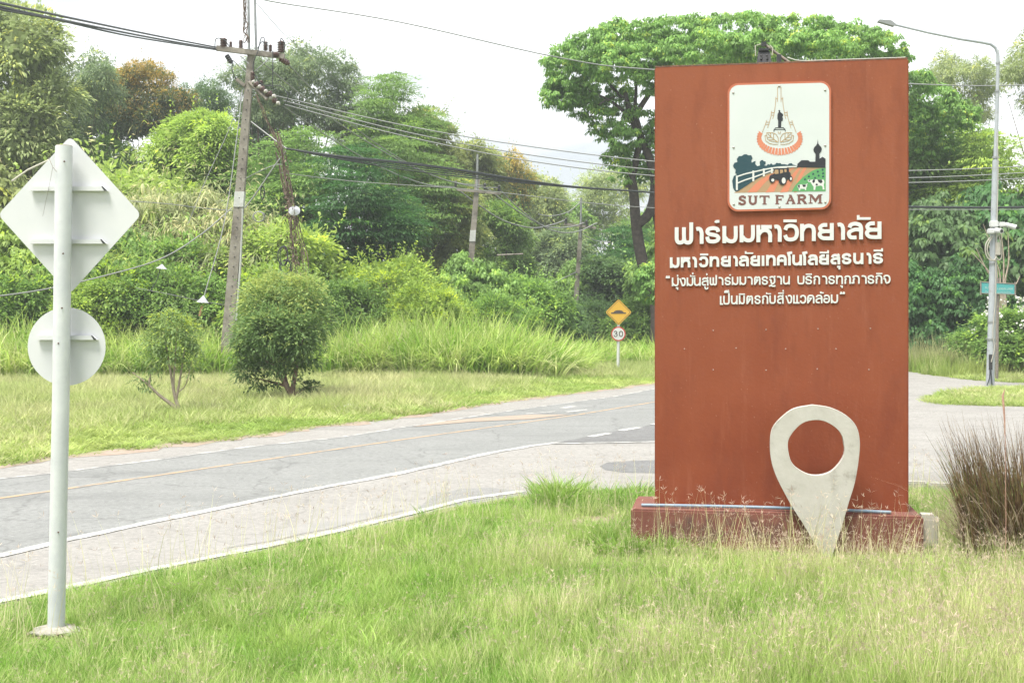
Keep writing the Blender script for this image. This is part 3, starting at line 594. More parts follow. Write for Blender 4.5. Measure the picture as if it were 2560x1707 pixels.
# ------------------------------------------------------------------ the map-pin sculpture, pipe, box, floodlight
m_pin = mat('pale_cement', (0.370, 0.356, 0.323), (0.436, 0.422, 0.396), 4, .9, .14, detail=9, c3=(0.218, 0.205, 0.178), s3=3.2, lo3=.56, hi3=.7)
PY = 12.0; PD = .09
def PN(x, y):
    px, py = 1560 + x / 2.352, 980 + y / 2.352
    o = Vector((0, 0, EYE)); d = Vector(((px - 1280) / F, 1, -(py - HZ) / F)); base = WL - Nax * .42
    t = (base - o).dot(Nax) / d.dot(Nax); p = o + d * t
    return ((p - WL).dot(Uax), p.z)
pin = thing('map_pin_sculpture', WL + Uax * 1.6 - Nax * .42, 'pale cement map pin with a round hole standing in front of the red plinth', 'sculpture', rz=WA)
outer = smooth_path([(1110, 75), (1000, 97), (925, 150), (872, 215), (859, 300), (866, 400), (893, 490), (942, 590), (1000, 692), (1060, 785), (1112, 875), (1160, 950), (1192, 1000), (1215, 1000), (1235, 930), (1262, 850), (1290, 760), (1325, 640), (1358, 530), (1380, 400), (1387, 290), (1368, 205), (1312, 140), (1215, 92), (1110, 75)], 4)
inner = [(1130 + 167 * math.cos(2 * math.pi * i / 48) + 2.5 * math.sin(i * .9), 327 + 163 * math.sin(2 * math.pi * i / 48)) for i in range(48)]
po = [PN(*p) for p in outer[:-1]]; pi_ = [PN(*p) for p in inner]
ou, ov = 1.6, 0
A3 = [Vector((p[0] - ou, 0, p[1])) for p in po]; B3 = [Vector((p[0] - ou, 0, p[1])) for p in pi_]
tri = tessellate_polygon([A3, B3]); allp = A3 + B3; n_ = len(allp); na = len(A3)
bk = [p + Vector((0, PD, 0)) for p in allp]
mb = MB(); Fc = [tuple(t) for t in tri] + [tuple(i + n_ for i in reversed(t)) for t in tri]
Fc += [(i, (i + 1) % na, (i + 1) % na + n_, i + n_) for i in range(na)] + [(na + i, na + (i + 1) % 48, na + (i + 1) % 48 + n_, na + i + n_) for i in range(48)]
mb.add(allp + bk, Fc)
body = mb.build('pin_body', m_pin, pin)
bv = body.modifiers.new('edge', 'BEVEL'); bv.width = .008; bv.segments = 2; bv.limit_method = 'ANGLE'; bv.angle_limit = R(50)

def W(u, d, z): return WL + Uax * u + Nax * d + Vector((0, 0, z))      # d > 0 behind the wall face
m_pipe = mat('faded_blue_pipe', (0.145, 0.218, 0.297), (0.218, 0.284, 0.343), 9, .6, c3=(0.330, 0.277, 0.231), s3=5, lo3=.62, hi3=.72)
mb = MB(); a0 = W(-.13, -.15, .425); pts = [W(-.13 + 2.52 * t, -.15 - .03 * t, .424 + .012 * math.sin(math.pi * t)) - a0 for t in np.linspace(0, 1, 9)]
mb.tube(pts, .0165, 10); mb.build('water_pipe', m_pipe, loc=a0, label='thin faded blue plastic pipe lying along the top of the red plinth', category='pipe')
# cream junction box at the plinth's right end
m_box = mat('cream_box_plastic', (0.363, 0.343, 0.297), (0.409, 0.389, 0.343), 5, .5)
jb = thing('junction_box', W(WW + .185, -.12, 0), 'small cream cabinet with an arched foot opening at right end of red plinth', 'box', rz=WA)
mb = MB(); Hh, w2 = .40, .075
arch = [Vector((-w2, 0, 0)), Vector((-.045, 0, 0))] + [Vector((.045 * -math.cos(a), 0, .04 + .045 * math.sin(a))) for a in np.linspace(0, math.pi, 8)] + [Vector((.045, 0, 0)), Vector((w2, 0, 0)), Vector((w2, 0, Hh - .05)), Vector((w2 - .03, 0, Hh)), Vector((-w2, 0, Hh))]
mb.prism(arch, (0, .14, 0)); mb.build('cabinet', m_box, jb)
mb = MB(); mb.box((.0, -.006, .23), (.10, .012, .24), bev=.004); mb.build('cover', m_box, jb)
mb = MB(); mb.box((w2 + .012, .07, .20), (.024, .12, .34), bev=.008); mb.build('side_trunking', m_box, jb)

m_bl = mat('black_lamp_housing', (.025, .027, .03), (.04, .04, .045), 9, .45)
m_rust = mat('grey_rusty_steel', (.13, .12, .11), (.24, .2, .17), 12, .7, .3)
fu = UV(1911, 157)[0]
fl_ = thing('floodlight', W(fu, .1, WT + .016), 'black floodlight with metal arm on top edge of the red sign wall', 'floodlight', rz=WA)
mb = MB(); rx = Matrix.Rotation(R(-16), 3, 'X')
mb.prism([Vector((-.078, -.02, .005)), Vector((.078, -.02, .005)), Vector((.062, .01, .135)), Vector((-.062, .01, .135))], (0, .07, .0)); mb.build('lamp_body', m_bl, fl_)
mb = MB(); mb.box((0, .02, .152), (.11, .06, .03), bev=.006); mb.build('lamp_cap', m_bl, fl_)
for x_ in (-.03, .03):
    for z_ in (.05, .085): 
        mb = MB(); mb.lathe((x_, -.016, z_), (0, -1, .1), [(.011, 0), (.009, .008), (0, .01)], 8); mb.build('lamp_rib', m_bl, fl_)
mb = MB(); mb.tube([(-.085, .02, .09), (-.09, .02, .2), (-.03, .02, .215)], .005, 6); mb.build('lamp_yoke', m_box, fl_)
mb = MB(); mb.tube([(.085, .02, .09), (.088, .02, .17), (.06, .02, .2)], .006, 6); mb.build('lamp_yoke', m_box, fl_)
mb = MB(); mb.box((0, .03, .215), (.05, .05, .04)); mb.build('arm_socket', m_bl, fl_)
mb = MB(); mb.tube([(0, .03, .215), (.14, .05, .11), (.27, .06, .012)], .017, 5); mb.build('arm', m_rust, fl_)
mb = MB(); mb.box((.155, .05, .05), (.045, .06, .1)); mb.build('arm_bracket', m_bl, fl_)
mb = MB(); cp = [(1968, 142), (1990, 149), (2010, 153), (2035, 153), (2070, 152), (2110, 150), (2140, 147), (2185, 145), (2230, 144), (2264, 143)]
cw = [UV(*p) for p in cp]; o0 = W(cw[0][0], .04, cw[0][1])
mb.tube([W(u, .04, max(v, WT + .021) ) - o0 for u, v in cw], .006, 6)
mb.build('lamp_cable', mat('grey_cable', (.4, .42, .38), rough=.6), loc=o0, label='thin pale cable running along the top of the red wall from the floodlight', category='cable')
# ------------------------------------------------------------------ near road sign seen from behind
m_galv = mat('galvanised_tube', (.47, .49, .525), (.55, .57, .595), 5, .42, .03, metal=.05, c3=(.38, .38, .33), s3=2.5, lo3=.62, hi3=.8, spec=.6)
m_back = mat('bare_sign_back', (.515, .53, .56), (.55, .56, .585), 2.5, .5, 0, c3=(.45, .47, .50), s3=5, lo3=.6, hi3=.8)
m_edge = mat('sign_rim', (.62, .55, .3), rough=.5)
m_rust_b = mat('rusted_bolt', (.10, .06, .045), rough=.8)
SY = 9.13
sb_ = G(140, 1585)
ns = thing('road_sign', sb_, 'grey galvanised road sign post seen from behind with blank diamond over blank disc', 'road sign')
def NP(px, py, d=0): return Q(px, py, SY + d) - sb_
mb = MB(); mb.tube([NP(140, 1590), NP(152, 1000), NP(160, 366)], .0635, 28); post = mb.build('post', m_galv, ns)
mb = MB(); mb.tube([NP(160.1, 367.5), NP(160.15, 364)], .058, 20); mb.build('post_plug', mat('split_wood_plug', (0.359, 0.317, 0.262), (0.455, 0.428, 0.380), 15, .8), ns)
def rpoly(pts, rad, k=6):
    out = []; n = len(pts)
    for i in range(n):
        p, a, b = Vector(pts[i]), Vector(pts[i - 1]), Vector(pts[(i + 1) % n])
        A_, B_ = p + (a - p).normalized() * rad, p + (b - p).normalized() * rad
        for j in range(k + 1):
            t = j / k; out.append(A_ * (1 - t) ** 2 + p * 2 * t * (1 - t) + B_ * t * t)
    return out
DB = .115
dia = rpoly([(175, 341), (353, 537), (174, 735), (-5, 537)], 16)
mb = MB(); mb.prism([NP(p.x, p.y, DB) for p in dia], (0, .004, 0)); mb.build('diamond_plate', m_back, ns)
mb = MB(); c = NP(166.5, 866, DB); mb.lathe(c, (0, 1, 0), [(0, 0), (.300, 0), (.300, .004), (0, .004)], 72)
pd_ = mb.build('disc_plate', m_back, ns); pd_.data.polygons.foreach_set('use_smooth', [False] * len(pd_.data.polygons))
for (xa, xb, y) in ((82, 258, 472), (82, 255, 604), (99, 232, 844)):
    A_, B_ = NP(xa, y, DB - .03), NP(xb, y, DB - .03)
    mb = MB(); h = .017; d0, d1 = -.012, .026
    prof = lambda p, sl: [p + Vector((sl, d0, h)), p + Vector((sl * .2, d1, h)), p + Vector((-sl * .6, d1, -h)), p + Vector((0, d0, -h))]
    Lf, Rt = [A_ + Vector(v) for v in ((.0, d0, h), (-.0, d1, h), (-.02, d1, -h), (-.02, d0, -h))], [B_ + Vector(v) for v in ((0, d0, h), (0, d1, h), (.035, d1, -h), (.035, d0, -h))]
    mb.add(Lf + Rt, [(0, 1, 5, 4), (1, 2, 6, 5), (2, 3, 7, 6), (3, 0, 4, 7), (0, 3, 2, 1), (4, 5, 6, 7)]); br = mb.build('bracket', m_back, ns)
    mb = MB(); mb.add([B_ + Vector(v) for v in ((.001, d0 - .002, h), (.036, d0 - .002, -h), (.012, d0 - .002, -h), (-.010, d0 - .002, h))], [(0, 1, 2, 3)]); mb.build('bracket_end', m_bl, br)
for bx, by in ((161, 404), (158, 634), (146, 858), (155, 770), (146, 1330)):
    mb = MB(); mb.lathe(NP(bx, by, -.062), (0, -1, 0), [(.007, 0), (.006, .006), (0, .007)], 8); mb.build('bolt', m_rust_b, ns)
m_foot = mat('cracked_footing', (.24, .23, .20), (.36, .34, .31), 9, .95, .8)
bm = bmesh.new(); bmesh.ops.create_icosphere(bm, subdivisions=3, radius=1); rr = random.Random(2)
for v in bm.verts: v.co = Vector((v.co.x * .18, v.co.y * .15, v.co.z * .04)) * (1 + rr.uniform(-.1, .1))
me = bpy.data.meshes.new('footing'); bm.to_mesh(me); bm.free(); me.materials.append(m_foot); link('footing', me, ns, loc=(.0, 0, .03))
mb = MB(); mb.tube([NP(122, 395, .06), NP(132, 418, -.07), NP(142, 430, -.07)], .0022, 5); mb.tube([NP(132, 418, -.07), NP(122, 470, .07), NP(107, 540, .09)], .0012, 4); mb.build('loose_wire', m_rust, ns)
st = MB(); st.tube([Q(30, 453, 14) - Q(30, 453, 14), Q(70, 425, 14) - Q(30, 453, 14), Q(128, 398, 14) - Q(30, 453, 14)], .012, 6)
st.build('bamboo_stake', mat('pale_stick', (0.414, 0.400, 0.345), rough=.7), loc=Q(30, 453, 14), label='thin pale bare stick poking out beside the near blank diamond sign', category='stick')

# ------------------------------------------------------------------ far speed bump sign
FY = 49.0; fb = G(1545, 930)
fs = thing('road_sign', fb, 'white sign post with yellow speed bump diamond above round 30 limit disc', 'road sign')
def FP(px, py, d=0): return Q(px, py, FY + d) - fb
m_wpost = mat('white_post_paint', (0.566, 0.573, 0.573), (0.497, 0.511, 0.518), 3, .5)
mb = MB(); mb.tube([FP(1545, 934, .06), FP(1546.5, 760, .06)], .062, 12); mb.build('post', m_wpost, fs)
m_ye, m_ybl, m_red = mat('yellow_sign_film', (0.552, 0.324, 0.038), rough=.35), mat('dark_sign_film', (.07, .055, .05), rough=.4), mat('red_sign_film', (0.428, 0.041, 0.035), rough=.35)
def frame(name, outer_, inner_, d, m, par):
    A_, B_ = [FP(*p, d) for p in outer_], [FP(*p, d) for p in inner_]; n = len(A_); mb = MB()
    mb.add(A_ + B_, [(i, (i + 1) % n, (i + 1) % n + n, i + n) for i in range(n)]); return mb.build(name, m, par)
dd = lambda r, rad: [(p.x, p.y) for p in rpoly([(1546.5, 780.5 - r), (1546.5 + r, 780.5), (1546.5, 780.5 + r), (1546.5 - r, 780.5)], rad, 4)]
mb = MB(); mb.prism([FP(*p, -.02) for p in dd(33, 5)], (0, .02, 0)); yd = mb.build('diamond_plate', m_ye, fs)
frame('print_border', dd(30, 3.5), dd(28.7, 3.2), -.024, m_ybl, yd)
mb = MB(); hump = [(1528, 784.3), (1528, 781), (1534.5, 781)] + [(1546.5 + 12.5 * -math.cos(a), 781 - 5.8 * math.sin(a)) for a in np.linspace(.12, math.pi - .12, 12)] + [(1558.5, 781), (1565, 781), (1565, 784.3)]
mb.prism([FP(*p, -.026) for p in hump], (0, .003, 0)); mb.build('print_bump', m_ybl, yd)
mb = MB(); mb.lathe(FP(1546, 834.5, -.02), (0, 1, 0), [(0, 0), (.295, 0), (.295, .02), (0, .02)], 40); rd = mb.build('disc_plate', m_red, fs)
rd.data.polygons.foreach_set('use_smooth', [False] * len(rd.data.polygons))
mb = MB(); mb.prism([FP(1546 + 15.2 * math.cos(a), 834.5 + 15.2 * math.sin(a), -.024) for a in np.linspace(0, 2 * math.pi, 33)[:-1]], (0, .003, 0)); mb.build('print_disc', m_wpost, rd)
def fstroke(name, pth, w, d, m, par, y0=0):
    pp = smooth_path(pth, 5); mb = MB(); L_, R_ = [], []
    for i, p in enumerate(pp):
        t = (pp[min(i + 1, len(pp) - 1)] - pp[max(0, i - 1)]).normalized(); n = Vector((-t.y, t.x))
        L_.append(p + n * w / 2); R_.append(p - n * w / 2)
    k = len(pp); mb.add([FP(p.x, p.y, d) for p in L_ + R_], [(i, i + 1, i + 1 + k, i + k) for i in range(k - 1)]); return mb.build(name, m, par)
fstroke('print_digit', [(1535, 830.5), (1536.5, 828.3), (1539, 828), (1542, 829.5), (1541.5, 832.7), (1538.5, 834), (1542, 835), (1543, 838), (1540.5, 840.8), (1537, 840.7), (1534.6, 838)], 2.2, -.028, m_ybl, rd)
fstroke('print_digit', [(1552.5, 828), (1549.3, 830), (1548.6, 834.4), (1549.3, 839), (1552.5, 841), (1555.8, 839), (1556.4, 834.4), (1555.8, 830), (1552.5, 828), (1551.5, 828.3)], 2.2, -.028, m_ybl, rd)

# ------------------------------------------------------------------ power poles and cables
m_pole = mat('grey_concrete_pole', (.20, .18, .155), (.29, .27, .235), 2.5, .9, .4, detail=8, c3=(.12, .105, .09), s3=1.6, lo3=.48, hi3=.66)
m_ins = mat('brown_glazed_insulator', (.06, .033, .03), (.11, .06, .05), 6, .3)
m_cap_w = mat('white_porcelain', (0.414, 0.400, 0.373), rough=.4)
m_steel = mat('galvanised_angle', (0.248, 0.262, 0.262), (0.331, 0.345, 0.345), 8, .5, metal=.5)
m_white = mat('whitewash_band', (0.518, 0.531, 0.524), (0.428, 0.442, 0.428), 5, .8)
m_wire = mat('grey_aluminium_wire', (0.248, 0.255, 0.255), rough=.5, metal=.3)
m_cab = mat('black_sheathed_cable', (.03, .035, .038), rough=.55)
m_vine = mat('dead_brown_vine', (.085, .06, .045), (.17, .125, .095), 10, .9)
def insul(par, name, base, axis, h, r, n=6, m=None, dark=True):
    prof = [(.02, 0)]
    for i in range(n):
        z = h * (i + .3) / (n + .6); prof += [(r * .55, z), (r, z + h / n * .25), (r * .95, z + h / n * .45), (r * .5, z + h / n * .55)]
    prof += [(r * .5, h * .97), (r * .35, h), (0, h)]
    mb = MB(); mb.lathe(base, axis, prof, 10); return mb.build(name, m or m_ins, par)
Y1 = 45.0; pb = Vector((Q(563, 944, Y1).x, Y1, 0))
p1 = thing('utility_pole', pb, 'tall leaning concrete power pole with double crossarm, brown insulators and whitewashed band', 'power pole')
def P1(px, py, d=0): return Q(px, py, Y1 + d) - pb
def taper(name, a, b, wa, wb, m, par):
    mb = MB(); V = []
    for p, w in ((a, wa), (b, wb)): V += [p + Vector((sx * w / 2, sy * w / 2 * .8, 0)) for sx, sy in ((-1, -1), (1, -1), (1, 1), (-1, 1))]
    mb.add(V, [(0, 1, 5, 4), (1, 2, 6, 5), (2, 3, 7, 6), (3, 0, 4, 7), (0, 3, 2, 1), (4, 5, 6, 7)]); return mb.build(name, m, par)
pole = taper('pole_shaft', P1(563, 944), P1(629, 128), .46, .24, m_pole, p1)
mb = MB(); mb.tube([P1(590, 800, -.1), P1(601, 660, -.1), P1(606, 520, -.1)], .045, 8); mb.build('conduit', m_white, p1)
taper('white_band', P1(597.6, 518, -.02), P1(600.6, 480, -.02), .365, .355, m_white, p1)
for i in range(26):
    t = .16 + .03 * i; a = P1(563, 944, -.2).lerp(P1(629, 128, -.12), t); mb = MB(); mb.lathe(a + Vector((-.02, -.0, 0)), (0, -1, 0), [(.022, -.02), (.022, .012), (0, .012)], 6); mb.build('bolt_hole', m_bl, p1)
for dy in (-.16, .16):
    A_, B_ = P1(541, 121, dy), P1(712, 142, dy); mb = MB(); d = B_ - A_
    mb.box((A_ + B_) / 2, (d.length, .13, .20), Matrix.Rotation(-math.atan2(d.z, d.x), 3, 'Y'), bev=.01); mb.build('crossarm', m_pole, p1)
for a, b in (((583, 152), (616, 182)), ((600, 140), (622, 160)), ((672, 148), (638, 178))):
    mb = MB(); mb.tube([P1(*a, -.2), P1(*b, -.18)], .022, 5); mb.build('brace', m_steel, p1)
for x in (621, 637):
    mb = MB(); mb.tube([P1(x + (2 if x < 630 else 3.5), 128), P1(x, 0), P1(x - 1, -60)], .045, 6); mb.build('steel_mast', m_steel, p1)
mb = MB(); mb.tube([P1(624, 61), P1(640, 61)], .012, 5); mb.build('mast_rung', m_steel, p1)
for (x, y, h, r) in ((559, 121, .34, .13), (577, 122, .24, .06), (602, 123, .30, .085), (664, 128, .32, .09), (676, 130, .24, .07), (703, 133, .40, .14)):
    insul(p1, 'insulator', P1(x, y, -.12), (0, 0, 1), h * 1.12, r * 1.12, 6)
insul(p1, 'insulator', P1(566, 138, -.1), (.6, -.3, -.9), .42, .10, 4, m_bl); insul(p1, 'insulator', P1(699, 146, -.1), (.8, -.2, -.5), .46, .12, 4, m_ins)
insul(p1, 'insulator', P1(683, 137, -.3), (1, 0, 0), .22, .12, 4); insul(p1, 'insulator', P1(632, 200, -.15), (0, 0, 1), .3, .1, 5); insul(p1, 'insulator', P1(653, 215, -.2), (0, 0, 1), .2, .09, 4)
mb = MB(); mb.box((P1(592, 200) + P1(614, 216)) / 2, (.42, .3, .13), Matrix.Rotation(R(38), 3, 'Y'), bev=.01); mb.build('crossarm_stub', m_pole, p1)
mb = MB(); mb.tube([P1(622, 205, -.15), P1(668, 250, -.5)], .07, 4); mb.build('crossarm', m_pole, p1)
for (a, b) in (((630, 203), (668, 232)), ((655, 228), (700, 262)), ((640, 214), (690, 244))):
    A_, B_ = P1(*a, -.3), P1(*b, -.6); d = (B_ - A_)
    for i in range(5):
        insul(p1, 'strain_disc', A_ + d * (i / 5), d, d.length / 5.2, .125 if i % 2 else .085, 1, m_ins if i % 2 else m_cap_w)
def loop(par, pts, r, m, name='jumper_wire'):
    mb = MB(); pp = []
    P_ = [pts[0] * 2 - pts[1]] + pts + [pts[-1] * 2 - pts[-2]]
    for i in range(1, len(P_) - 2):
        a, b, c, d = P_[i - 1:i + 3]
        for j in range(5):
            t = j / 5; pp.append(.5 * ((2 * b) + (c - a) * t + (2 * a - 5 * b + 4 * c - d) * t * t + (3 * b - a - 3 * c + d) * t ** 3))
    pp.append(pts[-1]); mb.tube(pp, r, 5, False); return mb.build(name, m, par)
for pts in ([(537, 120), (540, 98), (558, 99), (575, 118)], [(582, 152), (580, 175), (590, 198)], [(644, 122), (655, 105), (668, 112)], [(634, 180), (633, 160), (645, 128), (652, 98), (660, 95), (661, 108)], [(682, 128), (682, 170), (681, 220)],
            [(636, 188), (648, 205), (665, 215), (700, 215), (720, 236), (716, 255)], [(701, 112), (703, 96), (712, 110), (710, 130)]):
    loop(p1, [P1(x, y, -.3) for x, y in pts], .018, m_cab)
# dead creeper trailing off the mast and down beside the pole
rr = random.Random(11)
for (x0, y0, x1, y1, n, sp) in ((612, -10, 616, 108, 9, 9), (640, 235, 700, 380, 6, 8), (690, 380, 725, 540, 7, 6)):
    for i in range(n):
        pts = []
        for j in range(9):
            t = j / 8; pts.append(P1(x0 + (x1 - x0) * t + rr.uniform(-sp, sp) * (.4 + t * .6), y0 + (y1 - y0) * t, rr.uniform(-.5, -.2)))
        loop(p1, pts, rr.uniform(.006, .016), m_vine, 'dead_vine')

def small_pole(label, base_px, base_gy, top, arm, Y, wa, wb, wh=None):
    b = Vector((Q(base_px, base_gy, Y).x, Y, 0)); t = thing('utility_pole', b, label, 'power pole')
    q = lambda x, y, d=0: Q(x, y, Y + d) - b
    taper('pole_shaft', q(base_px, base_gy), q(top[0], top[1] + 60), wa, wb, m_pole, t)
    mb = MB(); mb.tube([q(top[0] - 2, top[1] + 100, -.1), q(*top, -.1)], .06, 6); mb.build('steel_mast', m_steel, t)
    A_, B_ = q(*arm[0], -.15), q(*arm[1], -.15); d = B_ - A_
    mb = MB(); mb.box((A_ + B_) / 2, (d.length, .12, .14), Matrix.Rotation(-math.atan2(d.z, d.x), 3, 'Y')); mb.build('crossarm', m_pole, t)
    if wh: taper('white_band', q(wh[0], wh[1], -.03), q(wh[2], wh[3], -.03), wa * .80, wa * .78, m_white, t)
    for x, y in arm[2:]:
        insul(t, 'insulator', q(x, y, -.15), (0, 0, 1), .34, .11, 4, m_bl)
    return t, q
Y2, Y3 = 65.0, 69.0
p2, P2 = small_pole('grey concrete power pole with white band rising from bushes mid distance', 1158, 893, (1194, 386), ((1142, 474), (1252, 484), (1139, 468), (1212, 474), (1248, 479)), Y2, .40, .26, (1181, 604, 1183, 576))
p3, P3 = small_pole('farthest thin brownish power pole behind the yellow speed bump sign', 1431, 886, (1453, 495), ((1410, 560), (1490, 570), (1415, 560), (1466, 565)), Y3, .31, .21)
mb = MB(); mb.tube([Q(1242, 638, 63) - Q(1242, 638, 63), Q(1308, 635, 63) - Q(1242, 638, 63)], .04, 6)
mb.build('bare_pole_arm', m_pole, loc=Q(1242, 638, 63), label='short bare horizontal arm sticking out of the bushes', category='crossarm')

def wire(label, pts, r, m=None, name='overhead_wire', group=None, cat='cable'):
    """pts: (px, py, Y) points the wire passes through"""
    P_ = [Q(*p) for p in pts]; o = P_[0].copy(); P_ = [p - o for p in P_]
    P2_ = [P_[0] * 2 - P_[1]] + P_ + [P_[-1] * 2 - P_[-2]]; pp = []
    for i in range(1, len(P2_) - 2):
        a, b, c, d = P2_[i - 1:i + 3]
        for j in range(6):
            t = j / 6; pp.append(.5 * ((2 * b) + (c - a) * t + (2 * a - 5 * b + 4 * c - d) * t * t + (3 * b - a - 3 * c + d) * t ** 3))
    pp.append(P_[-1]); mb = MB(); mb.tube(pp, r * 1.3, 5, False)
    k = dict(label=label, category=cat)
    if group: k['group'] = group
    return mb.build(name, m or m_wire, loc=o, **k)
gL = 'dark wires sagging from top left down to the leaning pole'
wire('uppermost dark wire from the top left corner to the leaning pole', [(-120, -22, 20), (0, 8, 23), (220, 55, 31), (400, 92, 39), (541, 119, 45)], .022, m_cab, group=gL)
wire('middle dark wire from the top left corner to the leaning pole', [(-120, -10, 20), (0, 18, 23), (150, 50, 28), (400, 99, 39), (541, 123, 45)], .022, m_cab, group=gL)
wire('lowest dark wire from the top left corner to the leaning pole', [(-120, -4, 20), (0, 24, 23), (150, 52, 28), (330, 92, 35), (545, 126, 45)], .02, m_cab, group=gL)
wire('thin lone wire high across the sky from the mast to behind the red wall', [(648, -4, 45), (700, 8, 45.5), (1000, 56, 47), (1400, 145, 50), (1637, 175, 51), (2272, 210, 52), (2560, 213, 53), (2900, 190, 54)], .02)
g3 = 'three pale wires sloping right behind the red wall'
wire('uppermost of three pale wires sloping right from the strain discs behind the red wall', [(690, 240, 45), (1000, 312, 45.8), (1300, 363, 46.8), (1637, 404, 48), (2000, 428, 49), (2272, 427, 50), (2560, 416, 51), (2900, 390, 52)], .017, group=g3)
wire('middle one of three pale wires sloping right from the strain discs behind the red wall', [(708, 252, 45), (1000, 327, 45.8), (1300, 384, 46.8), (1637, 425, 48), (2000, 446, 49), (2272, 445, 50), (2560, 432, 51), (2900, 405, 52)], .017, group=g3)
wire('lowest of three pale wires sloping right from the strain discs behind the red wall', [(712, 262, 45), (1000, 338, 45.8), (1320, 402, 46.8), (1637, 440, 48), (2000, 458, 49), (2272, 457, 50), (2560, 446, 51), (2900, 420, 52)], .017, group=g3)
gp = 'wires between the leaning pole and the mid distance pole'
wire('steep pale wire dropping from leaning pole crossarm to right end of next pole crossarm', [(720, 160, 45), (830, 272, 48), (960, 372, 52), (1080, 438, 57), (1180, 466, 62), (1249, 470, 65)], .02, group=gp)
wire('steep pale wire dropping from leaning pole brace to middle insulator of next pole', [(650, 152, 45), (800, 275, 48), (930, 362, 52), (1040, 422, 56), (1130, 455, 61), (1213, 465, 65)], .02, group=gp)
wire('lowest steep pale wire dropping from leaning pole discs to left end of next pole', [(708, 266, 45), (830, 348, 49), (940, 412, 53), (1020, 447, 57), (1080, 464, 61), (1140, 468, 65)], .02, group=gp)
gq = 'wires between the mid distance pole and the farthest pole'
wire('deeply sagging wire ending at left tip of farthest pole crossarm', [(1150, 478, 65), (1200, 515, 65.6), (1260, 552, 66.5), (1330, 570, 67.5), (1380, 562, 68.4), (1415, 550, 69.0)], .028, group=gq)
wire('deeply sagging wire ending at middle of farthest pole crossarm', [(1215, 470, 65), (1290, 525, 66.2), (1360, 565, 67.4), (1420, 568, 68.2), (1466, 556, 69.0)], .028, group=gq)
wire('deeply sagging wire ending at right tip of farthest pole crossarm', [(1250, 475, 65), (1310, 532, 66.1), (1380, 576, 67.4), (1440, 580, 68.2), (1493, 557, 69.0)], .028, group=gq)
wire('curved wire from the top of the farthest pole into the trees on its left', [(1345, 536, 66.9), (1380, 540, 67.6), (1420, 530, 68.4), (1452, 505, 69.0)], .022)
wire('pale wire curving down right of the farthest pole', [(1456, 585, 69.0), (1490, 602, 69.0), (1526, 605, 69.0)], .022)
gb = 'bundle of black cables crossing from the vine hung guy to behind the red wall'
rr = random.Random(4)
for k, (dy0, dy1, nm) in enumerate(((0, 0, 'topmost'), (2, 3, 'second from top'), (4, 8, 'third from top'), (6, 13, 'fourth from top'), (8, 18, 'lowest'))):
    wire(nm + ' black cable of the sagging bundle right of the leaning pole', [(716, 372, 44), (850, 390 + dy0, 44.3), (1000, 405 + dy1, 45), (1150, 424 + dy1, 46), (1290, 447 + dy1 * .5, 47), (1440, 467 + dy1 * .15, 48), (1637, 482 + dy1 * .05, 49), (1900, 508, 49.5), (2272, 516 + k * .7, 50), (2560, 517 + k * .7, 51), (2900, 505, 52)],
         (.02, .028, .016, .016, .02)[k], m_cab, group=gb)
wire('thin wire below the black cable bundle ending behind the red wall', [(700, 432, 46), (900, 455, 47), (1200, 476, 49), (1637, 520, 51), (2272, 524, 51), (2560, 524, 52)], .012)
# stays and slack wires round the leaning pole
gs = 'slack wires and stays round the leaning pole'
wire('stay wire from the pole down to the lower white cone', [(606, 225, 44.7), (590, 360, 44), (560, 560, 43), (510, 742, 42)], .014, group=gs)
wire('thin stay on the far side left of the leaning pole', [(604, 240, 44.8), (570, 330, 44.4), (515, 450, 44), (470, 560, 43.7)], .01, group=gs)
wire('pale wire from the pole to the head of the black cable bundle', [(628, 305, 44.7), (680, 345, 44.4), (718, 373, 44)], .02, group=gs)
wire('long pale wire crossing the bushes from the left edge to the leaning pole', [(-60, 745, 34), (0, 740, 35), (120, 722, 37), (260, 690, 39), (400, 648, 41), (500, 588, 43), (580, 520, 44.6)], .018, group=gs)
wire('pair of pale strands from cable bundle head down to the slack coil', [(716, 378, 44), (690, 410, 44), (655, 462, 44), (628, 500, 44), (612, 520, 44)], .02, group=gs)
wire('short wire from leaning pole bracket to the strands by the bundle head', [(612, 448, 44.7), (650, 428, 44.4), (688, 413, 44.2), (708, 412, 44)], .014, group=gs)
wire('thin wire from behind the blank diamond sign to the leaning pole', [(325, 503, 42), (420, 510, 43), (500, 520, 44), (592, 528, 45)], .012, group=gs)
wire('low thin wire passing the two white cones', [(340, 720, 41), (420, 735, 42), (500, 752, 43), (560, 762, 44.5)], .010, group=gs)
wire('thin line running down from the mast through the treetops', [(641, 8, 45), (700, 75, 47), (760, 130, 50), (850, 210, 54), (930, 290, 58)], .009, group=gs)
wire('pale wire left of the farthest pole near the bushes', [(1366, 720, 66.9), (1400, 700, 67.9), (1445, 678, 69.0)], .02)
wire('pale wire right of the farthest pole above the speed bump sign', [(1450, 675, 69.0), (1490, 692, 69.0), (1545, 708, 69.0)], .02)
wire('lower pale wire right of the farthest pole above the speed bump sign', [(1452, 735, 69.0), (1500, 738, 68.9), (1545, 730, 68.8), (1566, 722, 68.6)], .018)
